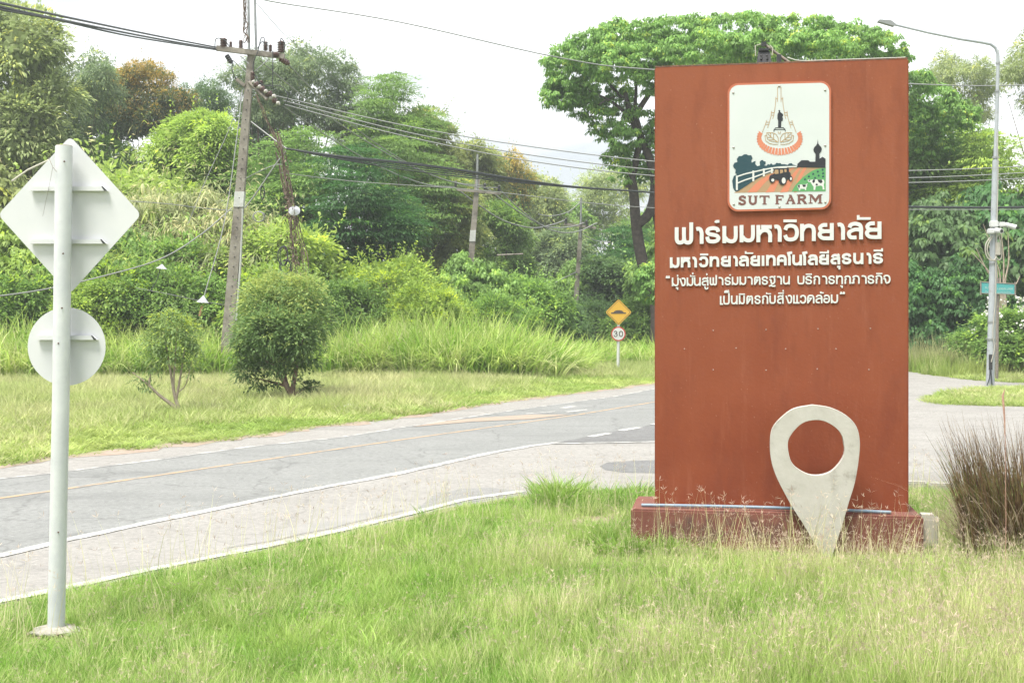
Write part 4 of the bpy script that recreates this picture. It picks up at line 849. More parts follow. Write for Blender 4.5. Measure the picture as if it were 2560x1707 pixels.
# slack cable coils
def coil(label, cx_, cy_, rx, ry, Y, m, n=3):
    o = Q(cx_, cy_, Y); t = thing('cable_coil', o, label, 'cable coil'); r_ = random.Random(int(cx_))
    for k in range(n):
        a, b = rx * r_.uniform(.8, 1.1), ry * r_.uniform(.85, 1.1); dx = r_.uniform(-3, 3)
        loop(t, [Q(cx_ + dx + a * math.cos(u), cy_ + b * math.sin(u), Y + k * .05) - o for u in np.linspace(0, 2 * math.pi, 12)], .016, m, 'cable_turn')
coil('coil of slack pale cable hanging right of the leaning pole', 645, 542, 15, 14, 44, m_wire)
coil('coil of black cable hanging from the pale strands', 656, 482, 5, 16, 44, m_cab)
coil('upper coil of dark cable on the vine covered guy', 708, 640, 12, 24, 43.6, m_cab, 4)
coil('lower coil of dark cable on the vine covered guy', 716, 668, 14, 18, 43.5, m_cab, 4)
# cones on the stays
m_cone = mat('white_tin_cone', (0.497, 0.518, 0.566), (0.428, 0.442, 0.469), 4, .35, metal=.2)
def cone(label, cx_, cy_, Y, r, h, tilt=0, stake=None):
    o = Q(cx_, cy_, Y); t = thing('tin_cone', o, label, 'cone guard', group='tin cone guards on the pole stays')
    mb = MB(); mb.lathe((0, 0, 0), Vector((.1, -math.sin(tilt), math.cos(tilt))), [(r, 0), (r * .5, h * .5), (.01, h), (.0, h)], 20); mb.build('cone_shell', m_cone, t)
    if stake:
        mb = MB(); mb.tube([Q(*s_) - o for s_ in stake], .04, 6); mb.build('guy_sleeve', mat('orange_rust_sleeve', (0.345, 0.207, 0.110), rough=.8), t)
cone('white tin cone facing the camera above the vine covered guy', 736, 527, 43.5, .21, .16, R(62))
cone('smaller white tin cone left of the leaning pole near bushes', 404, 672, 41, .19, .16)
cone('white tin cone with rusty sleeve beside foot of the leaning pole', 507, 756, 42, .215, .24, 0, [(505, 765, 42), (499, 790, 42)])
wire('dark guy wire below the smaller white cone', [(404, 660, 41), (392, 700, 41), (376, 728, 41)], .012, m_cab)
# the guy swallowed by dead creeper
go = Q(735, 560, 43.7); gv = thing('creeper_covered_guy', go, 'tangled brown dead creeper hanging along a guy wire over the round shrub', 'creeper')
rr = random.Random(8)
for i in range(11):
    pts = []; x0, x1, x2 = 690 + rr.uniform(-6, 8), 732 + rr.uniform(-10, 12), 748 + rr.uniform(-26, 34); ye = rr.uniform(600, 760)
    for j in range(10):
        t = j / 9; y = 330 + (ye - 330) * t; x = (x0 * (1 - t) ** 2 + x1 * 2 * t * (1 - t) + x2 * t * t) + rr.uniform(-4, 4)
        pts.append(Q(x, y, 43.7 + rr.uniform(-.4, .3)) - go)
    loop(gv, pts, rr.uniform(.008, .022), m_vine, 'dead_vine')
V, Fc = [], []
for i in range(420):
    t = rr.random() ** .7; y = 380 + 330 * t; x = 712 + 30 * t + rr.gauss(0, 4 + 8 * t); c = Q(x, y, 43.7 + rr.gauss(0, .25)) - go
    d = Vector((rr.gauss(0, .5), rr.gauss(0, .5), -1)).normalized() * rr.uniform(.08, .2); s_ = Vector((rr.gauss(0, 1), rr.gauss(0, 1), 0)).normalized() * .03
    n = len(V); V += [c, c + d * .5 + s_, c + d, c + d * .5 - s_]; Fc.append((n, n + 1, n + 2, n + 3))
link('dead_leaves', mesh_np('dead_leaves', V, Fc, material=m_vine), gv)

# ------------------------------------------------------------------ street lamp, cameras, street-name sign
LY = 39.7; lb = G(2478, 965)
lamp = thing('street_lamp', lb, 'tall grey street lamp with a long curved arm standing on the grass island', 'street lamp')
def LP(px, py, d=0): return Q(px, py, LY + d) - lb
m_lp = mat('blue_grey_lamp_paint', (0.290, 0.317, 0.345), (0.345, 0.373, 0.393), 3, .55, c3=(0.235, 0.241, 0.241), s3=5)
mb = MB(); mb.tube([LP(2475, 966), LP(2480, 800), LP(2484, 600), LP(2489, 400)], [.135, .125, .115, .10], 14); mb.build('lamp_post', m_lp, lamp)
arm = [(2489, 400), (2493, 250), (2495, 160), (2494.5, 135), (2489, 120), (2477, 111), (2455, 106.5), (2400, 98), (2320, 82), (2236, 62)]
mb = MB(); mb.tube([LP(*p) for p in arm], [.075, .06, .055, .05, .05, .05, .05, .046, .042, .04], 10); mb.build('lamp_arm', m_lp, lamp)
mb = MB(); mb.prism([LP(2236, 66, -.08), LP(2240, 60, -.08), LP(2228, 51, -.08), (LP(2199, 49, -.08)), LP(2195, 54, -.08)], (0, .17, 0)); mb.build('lamp_head', mat('grey_lamp_head', (0.207, 0.221, 0.221), rough=.4), lamp)
for (y, r) in ((394, .115), (228, .08), (158, .07), (848, .142), (805, .135), (660, .13)):
    xx = 2475 + (965 - y) * .0245; mb = MB(); c = LP(xx, y); mb.tube([c - Vector((0, 0, .03)), c + Vector((0, 0, .03))], r, 14); mb.build('pole_band', m_steel, lamp)
mb = MB(); mb.box(LP(2476.5, 905, -.12), (.1, .06, .5)); mb.build('hatch_opening', m_bl, lamp)
mb = MB(); mb.tube([LP(2476, 920, -.17), LP(2474, 945, -.2), LP(2468, 963, -.2)], .02, 6); mb.tube([LP(2476, 920, -.17), LP(2479, 945, -.2), LP(2480, 963, -.2)], .02, 6); mb.build('feed_cable', m_cab, lamp)
loop(lamp, [LP(2494, 330, -.1), LP(2495, 450, -.1), LP(2492, 560, -.13), LP(2489, 640, -.14), LP(2489, 740, -.14), LP(2482, 830, -.15), LP(2486, 870, -.15), LP(2478, 905, -.16)], .016, m_box, 'feed_cable')
gc = 'white security cameras on the lamp post'
cA = thing('security_camera', lb + LP(2487, 560, -.14), 'upper white bullet camera pointing right from a clamp on the lamp post', 'camera', group=gc)
mb = MB(); mb.box((-.03, 0, 0), (.26, .2, .22), bev=.03); mb.build('clamp', m_wpost, cA)
mb = MB(); mb.box((.22, -.06, -.02), (.22, .12, .16), bev=.03); mb.build('mount', m_wpost, cA)
mb = MB(); mb.tube([(.32, -.06, -.02), (.62, -.2, -.13)], [.07, .085], 12); mb.build('camera_body', m_wpost, cA)
mb = MB(); mb.tube([(.60, -.19, -.125), (.64, -.21, -.14)], .055, 10); mb.build('lens', m_bl, cA)
cB = thing('security_camera', lb + LP(2480, 578, -.14), 'lower white camera facing the road just under the other camera', 'camera', group=gc)
mb = MB(); mb.box((-.02, 0, 0), (.24, .22, .18), bev=.03); mb.build('clamp', m_wpost, cB)
mb = MB(); mb.tube([(.1, -.05, .02), (.18, -.34, -.02)], [.09, .085], 12); mb.build('camera_body', m_wpost, cB)
mb = MB(); mb.tube([(.178, -.33, -.02), (.182, -.345, -.022)], .06, 10); mb.build('lens', m_bl, cB)
eb = thing('equipment_box', lb + LP(2495, 622, -.16), 'slim cream electrical box strapped to the lamp post below the cameras', 'box')
mb = MB(); mb.box((0, 0, 0), (.15, .12, .43), bev=.02); mb.build('case', m_box, eb)
for (a, b) in ((-.045, .2), (.045, .2)):
    mb = MB(); mb.tube([(a, 0, -.2), (a, 0, -.26)], .015, 6); mb.build('gland', m_cab, eb)
cc = thing('cable_loop', lb + LP(2475, 600, -.15), 'white cables looping down from the cameras beside the lamp post', 'cable')
for pts in ([(2478, 590), (2465, 610), (2464, 632), (2472, 648), (2485, 650), (2492, 640)], [(2482, 590), (2470, 612), (2469, 630), (2478, 647), (2490, 652)], [(2496, 585), (2502, 610), (2504, 640), (2498, 650), (2491, 644)]):
    loop(cc, [LP(*p, -.16) - LP(2475, 600, -.15) for p in pts], .02, m_box, 'cable_turn')
# green street-name board behind the lamp
TY = 43.0; tb = Vector((Q(2492, 800, TY).x, TY, 0))
tsn = thing('street_name_sign', tb, 'teal street name board on a dark post behind the street lamp', 'street sign')
TPt = lambda px, py, d=0: Q(px, py, TY + d) - tb
mb = MB(); mb.tube([TPt(2492, 951), TPt(2494, 695)], .06, 10); mb.build('post', m_rust, tsn)
m_teal = mat('teal_sign_film', (0.069, 0.317, 0.324), rough=.4)
mb = MB(); mb.prism([TPt(2452, 706, -.1), TPt(2538, 711, -.1), TPt(2537, 735, -.1), TPt(2452, 732, -.1)], (0, .03, 0)); bo_ = mb.build('name_board', m_teal, tsn)
for a, b in (((2451, 705), (2539, 710)), ((2451, 733), (2538, 736.5))):
    mb = MB(); mb.tube([TPt(*a, -.1), TPt(*b, -.1)], .018, 5); mb.build('board_rail', m_rust, tsn)
for x, ya, yb in ((2452, 702, 738), (2538, 705, 739)):
    mb = MB(); mb.tube([TPt(x, ya, -.1), TPt(x, yb, -.1)], .028, 6); mb.build('board_bracket', m_rust, tsn)
mb = MB(); rr = random.Random(3)
for row, (xs, xe, y, h) in enumerate(((2463, 2474, 716.5, 5), (2494, 2530, 719.5, 5), (2463, 2472, 727, 3), (2494, 2528, 729.5, 3))):
    x = xs
    while x < xe:
        w = rr.uniform(2.2, 3.4)
        for (a, b, c, d) in (((0), (0), .8, h), (w - .9, 0, .8, h), (0, 0, w, .8)) if rr.random() < .6 else ((0, 0, .8, h), (0, h - .8, w, .8)):
            mb.add([TPt(x + a, y + b, -.104), TPt(x + a + c, y + b, -.104), TPt(x + a + c, y + b + d, -.104), TPt(x + a, y + b + d, -.104)], [(0, 1, 2, 3)])
        x += w + 1
mb.build('print_lettering', mat('pale_sign_print', (0.380, 0.518, 0.483), rough=.4), bo_)
# litter
bm = bmesh.new(); bmesh.ops.create_icosphere(bm, subdivisions=3, radius=1); rr = random.Random(21)
from mathutils import noise
for v in bm.verts: v.co = Vector((v.co.x * .21, v.co.y * .14, v.co.z * .075 + .05)) * (1 + .28 * noise.noise(v.co * 2.6))
me = bpy.data.meshes.new('plastic_bag'); bm.to_mesh(me); bm.free(); me.materials.append(mat('white_bag_plastic', (0.518, 0.531, 0.531), rough=.35))
link('plastic_bag', me, loc=G(880, 1023), label='crumpled white plastic bag lying on the far roadside grass', category='litter')
# ------------------------------------------------------------------ foliage tools
def nrm(a): return a / np.maximum(np.linalg.norm(a, axis=1, keepdims=True), 1e-6)
def leaf_quads(pos, ax, up, L, Wd, tint, droop=.12):
    ax = nrm(ax); side = nrm(np.cross(ax, up)); u = np.cross(side, ax)
    L = L[:, None]; Wd = Wd[:, None]; N = len(pos)
    V = np.empty((N, 4, 3)); V[:, 0] = pos
    m = pos + ax * L * .42 + u * L * .05
    V[:, 1] = m + side * Wd / 2; V[:, 3] = m - side * Wd / 2
    V[:, 2] = pos + ax * L - np.array([0, 0, 1]) * L * droop
    return V.reshape(-1, 3), np.arange(N * 4).reshape(N, 4), np.repeat(tint, 4)
def crown_mesh(name, lobes, ncl, per, clump, L, Wd, seed, droop=.25, up=1.0, outward=.6, inner=.12, m=None, height_tint=.0, low=-.75, hang=0, shoots=0, base_tint=.45, flat=1.0):
    rg = np.random.default_rng(seed); lobes = np.array(lobes, dtype=float); Cc, Rr = lobes[:, :3], lobes[:, 3:6]
    w = (Rr.prod(1)) ** (2 / 3) * (lobes[:, 6] if lobes.shape[1] > 6 else 1); w /= w.sum()
    k = rg.choice(len(lobes), ncl * 3, p=w); d = nrm(rg.normal(size=(ncl * 3, 3))); ok = d[:, 2] > low; k, d = k[ok], d[ok]
    r = rg.uniform(.72, 1.14 if hang else 1.08, len(k)); p = Cc[k] + Rr[k] * d * r[:, None]
    deep = np.zeros(len(p), bool)
    for i in range(len(lobes)):
        q = ((p - Cc[i]) / Rr[i]); deep |= ((q ** 2).sum(1) < .5) & (k != i)
    p, d, k = p[~deep][:ncl], d[~deep][:ncl], k[~deep][:ncl]
    d = nrm(d / Rr[k]); n = len(p); ct = rg.normal(0, .15, n)
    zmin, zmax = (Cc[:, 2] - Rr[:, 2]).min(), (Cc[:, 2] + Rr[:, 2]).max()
    ct = ct + height_tint * ((p[:, 2] - zmin) / (zmax - zmin) - .45)  # clump tint rises with height through the crown
    cl = np.repeat(np.arange(n), per); g = rg.normal(size=(n * per, 3)) * np.array([clump, clump, clump * flat])
    if not hang:
        rr_ = (g[:, 0] ** 2 + g[:, 1] ** 2) / clump ** 2; g[:, 2] = clump * flat * (.55 - .42 * np.minimum(rr_, 5)) + g[:, 2] * .35
    csz = rg.uniform(.55, 1.4, n)[cl][:, None]; g = g * csz
    P_ = p[cl] + g
    D = d[cl]
    ax = D * outward + nrm(g) * .7 + rg.normal(size=P_.shape) * .22 - np.array([0, 0, droop])
    U = np.array([0, 0, up]) + D * .35 + rg.normal(size=P_.shape) * .26
    if hang:
        h_ = nrm(rg.normal(size=P_.shape)); h_[:, 2] = np.abs(h_[:, 2]) * flat; sh = rg.uniform(.55, 1, (len(P_), 1)); P_ = p[cl] + h_ * clump * csz * sh
        ax = h_ * np.array([1, 1, .2]) * .5 + rg.normal(size=P_.shape) * .22 - np.array([0, 0, hang]) * (1.15 - h_[:, 2:3]); U = h_ * .9 + D * .3 + np.array([0, 0, .35]) + rg.normal(size=P_.shape) * .15
    ls = L * rg.uniform(.65, 1.3, len(P_)); ws = Wd * rg.uniform(.7, 1.25, len(P_))
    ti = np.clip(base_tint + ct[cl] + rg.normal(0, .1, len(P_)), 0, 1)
    A = [leaf_quads(P_, ax, U, ls, ws, ti)]
    if inner:
        ni = int(len(P_) * inner); k = rg.choice(len(lobes), ni, p=w); q = nrm(rg.normal(size=(ni, 3))) * rg.uniform(.2, .72, (ni, 1))
        q = Cc[k] + Rr[k] * q
        A.append(leaf_quads(q, rg.normal(size=(ni, 3)), rg.normal(size=(ni, 3)), np.full(ni, L * 2.0), np.full(ni, Wd * 2.4), np.clip(rg.normal(.38, .1, ni), 0, 1)))
    if shoots:      # sprays that break the outline
        idx = rg.choice(n, shoots); S0 = p[idx]; sd = nrm(d[idx] * .5 + np.array([0, 0, .8]) + rg.normal(size=(shoots, 3)) * .35); ln = rg.uniform(2.5, 6, shoots) * L
        ps, as_, us, ts = [], [], [], []
        for j in range(9):
            t = j / 8; c = S0 + sd * (ln * t)[:, None]; ps.append(c); as_.append(sd * .5 + rg.normal(size=(shoots, 3)) * .7); us.append(rg.normal(size=(shoots, 3)) * .5 + np.array([0, 0, 1])); ts.append(np.clip(rg.normal(base_tint + .16, .1, shoots), 0, 1))
        ps = np.concatenate(ps); A.append(leaf_quads(ps, np.concatenate(as_), np.concatenate(us), L * rg.uniform(.5, 1, len(ps)), Wd * rg.uniform(.5, 1, len(ps)), np.concatenate(ts)))
    V = np.concatenate([a[0] for a in A]); T = np.concatenate([a[2] for a in A])
    return mesh_np(name, V, np.arange(len(V)).reshape(-1, 4), T, m)
def wood_mesh(name, paths, m, n=7):
    mb = MB()
    for pts, rs in paths:
        P_ = [Vector(p) for p in pts]
        if len(P_) > 2:
            Q_ = []; R2 = []
            E = [P_[0] * 2 - P_[1]] + P_ + [P_[-1] * 2 - P_[-2]]
            for i in range(1, len(E) - 2):
                a, b, c, d = E[i - 1:i + 3]
                for j in range(3):
                    t = j / 3; Q_.append(.5 * ((2 * b) + (c - a) * t + (2 * a - 5 * b + 4 * c - d) * t * t + (3 * b - a - 3 * c + d) * t ** 3)); R2.append(rs[i - 1] * (1 - t) + rs[i] * t)
            Q_.append(P_[-1]); R2.append(rs[-1])
        else: Q_, R2 = P_, list(rs)
        mb.tube(Q_, R2, n)
    me = bpy.data.meshes.new(name); me.from_pydata(mb.v, [], mb.f); me.polygons.foreach_set('use_smooth', mb.sm); me.update(); me.materials.append(m); return me
m_leaf = leaf_mat('broad_leaf')
m_fine = leaf_mat('fine_leaf', warm=(1.5, 1.2, .5))
m_rusty = leaf_mat('rusty_flowering_leaf', warm=(3.0, 1.35, .7), warm_at=(.40, .62))
m_red = leaf_mat('leaf_with_pink_tips', warm=(1.9, 1.2, .8), warm_at=(.74, .95))
m_wispy = leaf_mat('wispy_leaf', warm=(1.35, 1.05, 1.25), warm_at=(.6, .9))
m_shrub = leaf_mat('shrub_leaf', warm=(1.55, 1.12, .95), warm_at=(.62, .92))
m_bark = mat('grey_brown_bark', (.10, .075, .055), (.2, .16, .125), 6, .95, .7)
m_bark2 = mat('pale_bark', (.26, .21, .16), (.38, .32, .26), 6, .95, .5)

def lobes_tree(seed, H, Wd, z0, n, rl=(.28, .42)):
    r_ = np.random.default_rng(seed); out = [(0, 0, (H + z0) / 2, Wd * .27, Wd * .27, (H - z0) * .36)]
    for i in range(n):
        d = nrm(r_.normal(size=(1, 3)))[0]; s = r_.uniform(*rl)
        c = np.array([d[0] * Wd * .36, d[1] * Wd * .36, (H + z0) / 2 + d[2] * (H - z0) * .36])
        out.append((*c, Wd * s * .55, Wd * s * .55, (H - z0) * s * r_.uniform(.38, .55)))
    return out
def lobes_bush(seed, H, Wd, n):
    r_ = np.random.default_rng(seed); out = [(0, 0, H * .35, Wd * .36, Wd * .36, H * .45)]
    for i in range(n):
        a = r_.uniform(0, 2 * math.pi); q = r_.uniform(.1, 1) ** .6; z = H * (.12 + .66 * r_.random() * (1.15 - q * .55)); s = r_.uniform(.16, .28)
        out.append((math.cos(a) * Wd * .34 * q, math.sin(a) * Wd * .34 * q, z, Wd * s * .8, Wd * s * .8, H * s * r_.uniform(.55, .9)))
    return out
def limbs(seed, H, z0, lobes, r0=.22):
    r_ = random.Random(seed); P_ = []; top = H * .75
    tr = [(0, 0, -.2), (r_.uniform(-.2, .2), r_.uniform(-.2, .2), H * .22), (r_.uniform(-.4, .4), r_.uniform(-.4, .4), H * .48), (r_.uniform(-.5, .5), 0, top)]
    P_.append((tr, [r0 * 1.3, r0, r0 * .7, r0 * .25]))
    for l in lobes[1:]:
        b = Vector(tr[1]).lerp(Vector(tr[2]), r_.uniform(0, 1.2)); c = Vector(l[:3]); mid = b.lerp(c, .5) + Vector((0, 0, r_.uniform(-.5, .2)))
        P_.append(([b, mid, c + Vector((0, 0, l[5] * .4))], [r0 * .5, r0 * .32, r0 * .1]))
    return P_
PROTO = {}
def proto(key, H, Wd, crown_kw, lobes, z0=1, r0=.2, bark=None, trunk=True):
    cm = crown_mesh('crown_' + key, lobes, **crown_kw)
    tm = wood_mesh('trunk_' + key, limbs(hash(key) % 97 if False else len(key) * 7, H, z0, lobes, r0), bark or m_bark) if trunk else None
    PROTO[key] = (cm, tm, H, Wd)
l1 = lobes_tree(3, 12, 9, 2.2, 13); proto('full', 12, 9, dict(ncl=560, per=52, clump=.42, flat=.6, L=.38, Wd=.18, inner=.05, seed=1, m=m_leaf, shoots=120, height_tint=.12), l1)
l1 = lobes_tree(8, 12, 9, 1.5, 15, (.22, .4)); proto('full_b', 12, 9, dict(ncl=560, per=50, clump=.38, flat=.65, L=.34, Wd=.15, inner=.05, seed=2, m=m_fine, shoots=160, height_tint=.14, droop=.12), l1)
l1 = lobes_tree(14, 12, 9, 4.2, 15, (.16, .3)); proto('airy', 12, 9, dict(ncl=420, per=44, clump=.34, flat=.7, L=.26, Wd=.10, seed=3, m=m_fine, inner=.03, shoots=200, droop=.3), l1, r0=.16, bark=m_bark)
l1 = lobes_tree(21, 12, 9, 3.2, 13, (.2, .36)); proto('rusty', 12, 9, dict(ncl=700, per=40, clump=.30, L=.28, Wd=.11, seed=4, m=m_rusty, inner=.05, shoots=260, height_tint=.5, droop=.2, base_tint=.42), l1)
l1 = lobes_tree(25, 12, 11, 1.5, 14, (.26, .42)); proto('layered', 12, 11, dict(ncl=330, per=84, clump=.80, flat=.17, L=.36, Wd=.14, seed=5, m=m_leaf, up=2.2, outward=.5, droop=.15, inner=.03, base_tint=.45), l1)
l1 = lobes_bush(5, 6, 7, 22); proto('bush', 6, 7, dict(ncl=620, per=40, clump=.26, flat=.7, L=.27, Wd=.135, inner=.06, seed=6, m=m_leaf, shoots=260, height_tint=.2), l1, r0=.1)
l1 = lobes_bush(9, 6, 7, 26); proto('bush_b', 6, 7, dict(ncl=760, per=34, clump=.21, flat=.8, L=.24, Wd=.11, inner=.06, seed=7, m=m_fine, shoots=420, height_tint=.3, outward=.9, droop=.05), l1, r0=.1)
l1 = lobes_bush(12, 8, 8, 24); proto('vines', 8, 8, dict(ncl=1000, per=44, clump=.38, flat=.8, L=.27, Wd=.17, seed=8, m=m_leaf, hang=.9, shoots=60, height_tint=.15), l1, r0=.12)
l1 = lobes_bush(17, 6, 8, 26); proto('wispy', 6, 8, dict(ncl=900, per=36, clump=.24, L=.36, Wd=.05, seed=9, m=m_wispy, hang=.7, shoots=240, height_tint=.15, base_tint=.5), l1, r0=.08)

COL = dict(bright=(.30, .43, .09), lime=(.33, .45, .11), mid=(.21, .35, .09), dark=(.115, .205, .075), deep=(.078, .195, .058), grey=(.20, .28, .14), olive=(.28, .34, .12), pale=(.34, .42, .18), straw=(.34, .39, .18))
def plant(name, cat, label, key, x0, x1, ytop, Y, col, group=None, rz=None, dz=0, ybase=None, sy=None):
    cm, tm, H, Wd = PROTO[key]; s = F / Y
    X = ((x0 + x1) / 2 - 1280) / s; Wt = (x1 - x0) / s; Ht = EYE + (HZ - ytop) / s - dz
    r_ = random.Random(int(x0 * 7 + ytop))
    t = thing(name, (X, Y, dz), label, cat, rz=rz if rz is not None else r_.uniform(0, 6.28), group=group)
    if cat == 'tree':
        a = max(Wt / Wd, .55); hs = min(Ht / H, a * 1.15); lift = Ht - H * hs
    else:
        a = max(Wt / Wd, Ht / H / 1.3) * 1.12; hs = Ht / H; lift = 0
    c = link('crown' if cat == 'tree' else 'foliage', cm, t, loc=(0, 0, lift)); c.scale = (a, a, hs)
    cc = COL[col] if isinstance(col, str) else col; j = r_.uniform(.9, 1.12); c.color = (cc[0] * j, cc[1] * j, cc[2] * j, 1)
    if tm:
        w_ = link('trunk' if cat == 'tree' else 'stems', tm, t); w_.scale = (a, a, Ht / H)
    return t
gB = 'wood behind the road'
T = [  # back row trees against the sky
 ('full_b', -160, 205, -6, 62, 'pale', 'tall pale green tree cut by the left picture edge behind the diamond sign'),
 ('airy', 60, 330, 120, 70, 'grey', 'thin grey green tree just right of the tall pale tree'),
 ('full', 180, 345, 142, 78, 'dark', 'narrow dark tree between the pale tree and the rusty topped tree'),
 ('rusty', 285, 485, 130, 74, (.115, .18, .07), 'dark tree with rusty orange crown top left of the leaning pole'),
 ('airy', 440, 580, 188, 80, 'dark', 'small dark airy tree directly left of the leaning pole'),
 ('airy', 545, 760, 120, 76, 'grey', 'grey green open crowned tree right behind the leaning pole'),
 ('airy', 650, 905, 92, 78, 'grey', 'tallest grey green tree right of the leaning pole top'),
 ('full_b', 560, 780, 230, 82, 'dark', 'dark low tree filling in behind the leaning pole'),
 ('layered', 850, 1095, 178, 73, 'mid', 'fresh green tree with flat layered sprays above the pale wires'),
 ('airy', 800, 1000, 230, 80, 'grey', 'grey open tree between the tallest and the layered tree'),
 ('full_b', 930, 1165, 270, 76, 'olive', 'olive tree under the pale wires at the wood skyline'),
 ('full', 1060, 1250, 330, 88, 'olive', 'olive tree behind the mid distance pole'),
 ('rusty', 1140, 1345, 362, 92, (.16, .27, .10), 'yellowish topped tree right of the mid distance pole'),
 ('full_b', 1230, 1440, 432, 98, 'pale', 'low pale tree right of the yellowish topped tree at the skyline dip'),
 ('full', 1320, 1500, 470, 108, 'mid', 'low green tree beside the farthest pole'),
 ('airy', 1425, 1640, 396, 112, 'pale', 'hazy pale tree left of the big trunk under the black cables'),
 ('full_b', 1500, 1760, 520, 100, 'mid', 'green tree seen through the fork of the big trunk'),
 # right side
 ('full', 2150, 2480, 225, 66, 'mid', 'mid green tree just right of the red wall top'),
 ('airy', 2290, 2500, 120, 84, 'pale', 'thin airy pale tree behind the lamp arm'),
 ('airy', 2480, 2760, 70, 78, 'pale', 'tall airy tree at right picture edge beyond the lamp'),
 ('layered', 2330, 2640, 330, 62, 'bright', 'yellowish green layered tree behind the lamp post'),
]
for key, x0, x1, yt, Y, col, lab in T:
    plant('tree', 'tree', lab, key, x0, x1, yt, Y, col, group=gB)
M_ = [  # middle masses
 ('vines', 'bush', -120, 130, 350, 54, 'olive', 'creeper mound at the left edge behind the diamond sign'),
 ('wispy', 'bush', -40, 230, 340, 57, 'straw', 'dry wispy mass left of the diamond sign top'),
 ('bush', 'bush', 170, 370, 312, 58, 'lime', 'yellow green leafy mound right of the diamond sign tip'),
 ('full', 'tree', 370, 610, 240, 62, 'bright', 'bright fresh green tree touching the left side of the leaning pole'),
 ('wispy', 'bush', 320, 560, 378, 54, 'straw', 'tall dry reedy mass with drooping tips left of the leaning pole'),
 ('wispy', 'bush', 440, 640, 420, 53, 'straw', 'dry reedy mass right at the leaning pole behind its white band'),
 ('wispy', 'bush', 230, 430, 430, 52, 'lime', 'wispy yellow green mass above the disc sign'),
 ('layered', 'tree', 610, 860, 318, 60, 'mid', 'green feathery layered tree right of the leaning pole'),
 ('layered', 'tree', 740, 1040, 355, 57, 'deep', 'deep green feathery tree under the cable bundle'),
 ('layered', 'tree', 900, 1130, 340, 68, 'mid', 'green layered tree behind the deep green feathery one'),
 ('layered', 'tree', 560, 800, 400, 66, 'deep', 'deep green tree behind the creeper covered guy'),
 ('full_b', 'tree', 1010, 1230, 440, 70, 'olive', 'olive dry twigged tree left of the mid distance pole'),
 ('full_b', 'tree', 1160, 1360, 500, 74, 'mid', 'green tree right of the mid distance pole under sagging wires'),
 ('full', 'tree', 1280, 1480, 540, 82, 'grey', 'grey green tree left of the farthest pole'),
 ('vines', 'bush', 1340, 1540, 620, 72, 'mid', 'green creeper mass around the farthest pole'),
 ('layered', 'tree', 1450, 1700, 560, 75, 'deep', 'dark layered tree beside the big trunk'),
 ('full', 'tree', 1430, 1660, 620, 70, 'dark', 'dark tree behind the yellow speed bump sign'),
 ('vines', 'bush', -60, 200, 490, 50, 'bright', 'green creeper mound left behind the sign post'),
 ('vines', 'bush', 150, 400, 500, 50, 'mid', 'green creeper mound right of the diamond sign'),
 ('bush', 'bush', 330, 600, 520, 50, 'mid', 'leafy green bush left of the leaning pole under the slack wire'),
 ('bush', 'bush', 560, 800, 480, 52, 'lime', 'light green bush right of the leaning pole around the cone'),
 ('full', 'tree', 120, 400, 300, 72, 'mid', 'green tree filling the gap behind the tip of the diamond sign'),
 ('full_b', 'tree', -80, 180, 330, 66, 'mid', 'green tree low behind the tall pale tree at left edge'),
 ('bush', 'bush', 60, 260, 385, 56, 'bright', 'bright bush peeking over the left shoulder of the diamond sign'),
 ('bush_b', 'bush', -100, 180, 600, 48, 'mid', 'bush behind the disc sign at the left edge'),
 ('bush', 'bush', 150, 350, 640, 47.5, 'bright', 'bright bush between the disc sign and the small shrub'),
 ('bush_b', 'bush', 300, 520, 590, 48.5, 'mid', 'bush under the smaller white cone'),
 ('bush', 'bush', 440, 640, 640, 48.5, 'mid', 'bush at the foot of the leaning pole'),
 ('bush', 'bush', 590, 830, 600, 49, 'bright', 'bush behind the round dark shrub'),
 ('bush_b', 'bush', 800, 1130, 592, 52, 'bright', 'broad light green bush in the middle of the roadside'),
 ('bush', 'bush', 780, 980, 650, 49, 'mid', 'green bush just right of the round dark shrub'),
 ('bush_b', 'bush', 960, 1170, 670, 49, 'bright', 'green bush above the tall pale grass'),
 ('vines', 'bush', 1080, 1240, 595, 55, 'mid', 'creeper heap under the mid distance pole'),
 ('bush', 'bush', 1180, 1420, 640, 56, 'mid', 'green bush below the bare horizontal arm'),
 ('bush_b', 'bush', 1120, 1330, 700, 51, 'mid', 'darker bush behind right end of the tall pale grass'),
 ('bush', 'bush', 1300, 1480, 710, 60, 'dark', 'dark low bush left of the speed bump sign'),
 ('bush', 'bush', 1400, 1560, 720, 66, 'dark', 'dark bush right behind the speed bump sign'),
 ('bush', 'bush', 1530, 1720, 700, 63, 'mid', 'bush at the foot of the big trunk'),
 # right of the wall
 ('vines', 'bush', 2230, 2440, 430, 58, 'dark', 'dark creeper curtain directly right of the red wall'),
 ('vines', 'bush', 2340, 2590, 400, 58, 'deep', 'dark creeper curtain behind the street lamp'),
 ('vines', 'bush', 2500, 2760, 380, 57, 'dark', 'creeper curtain at right picture edge'),
 ('vines', 'bush', 2210, 2360, 620, 54, 'deep', 'low dark creeper mound beside the red wall foot'),
 ('vines', 'bush', 2330, 2480, 600, 54, 'deep', 'low dark creeper mound left of the street lamp'),
 ('bush', 'bush', 2310, 2410, 828, 52, 'dark', 'small dark bush on the grassy bank left of the lamp'),
 ('vines', 'bush', 1620, 1900, 480, 66, 'mid', 'creeper mass hidden mostly behind the red wall'),
 ('vines', 'bush', 1880, 2240, 440, 64, 'mid', 'wide creeper mass hidden mostly behind the red wall'),
]
for key, cat, x0, x1, yt, Y, col, lab in M_:
    plant('tree' if cat == 'tree' else 'bush', cat, lab, key, x0, x1, yt, Y, col, group=gB)
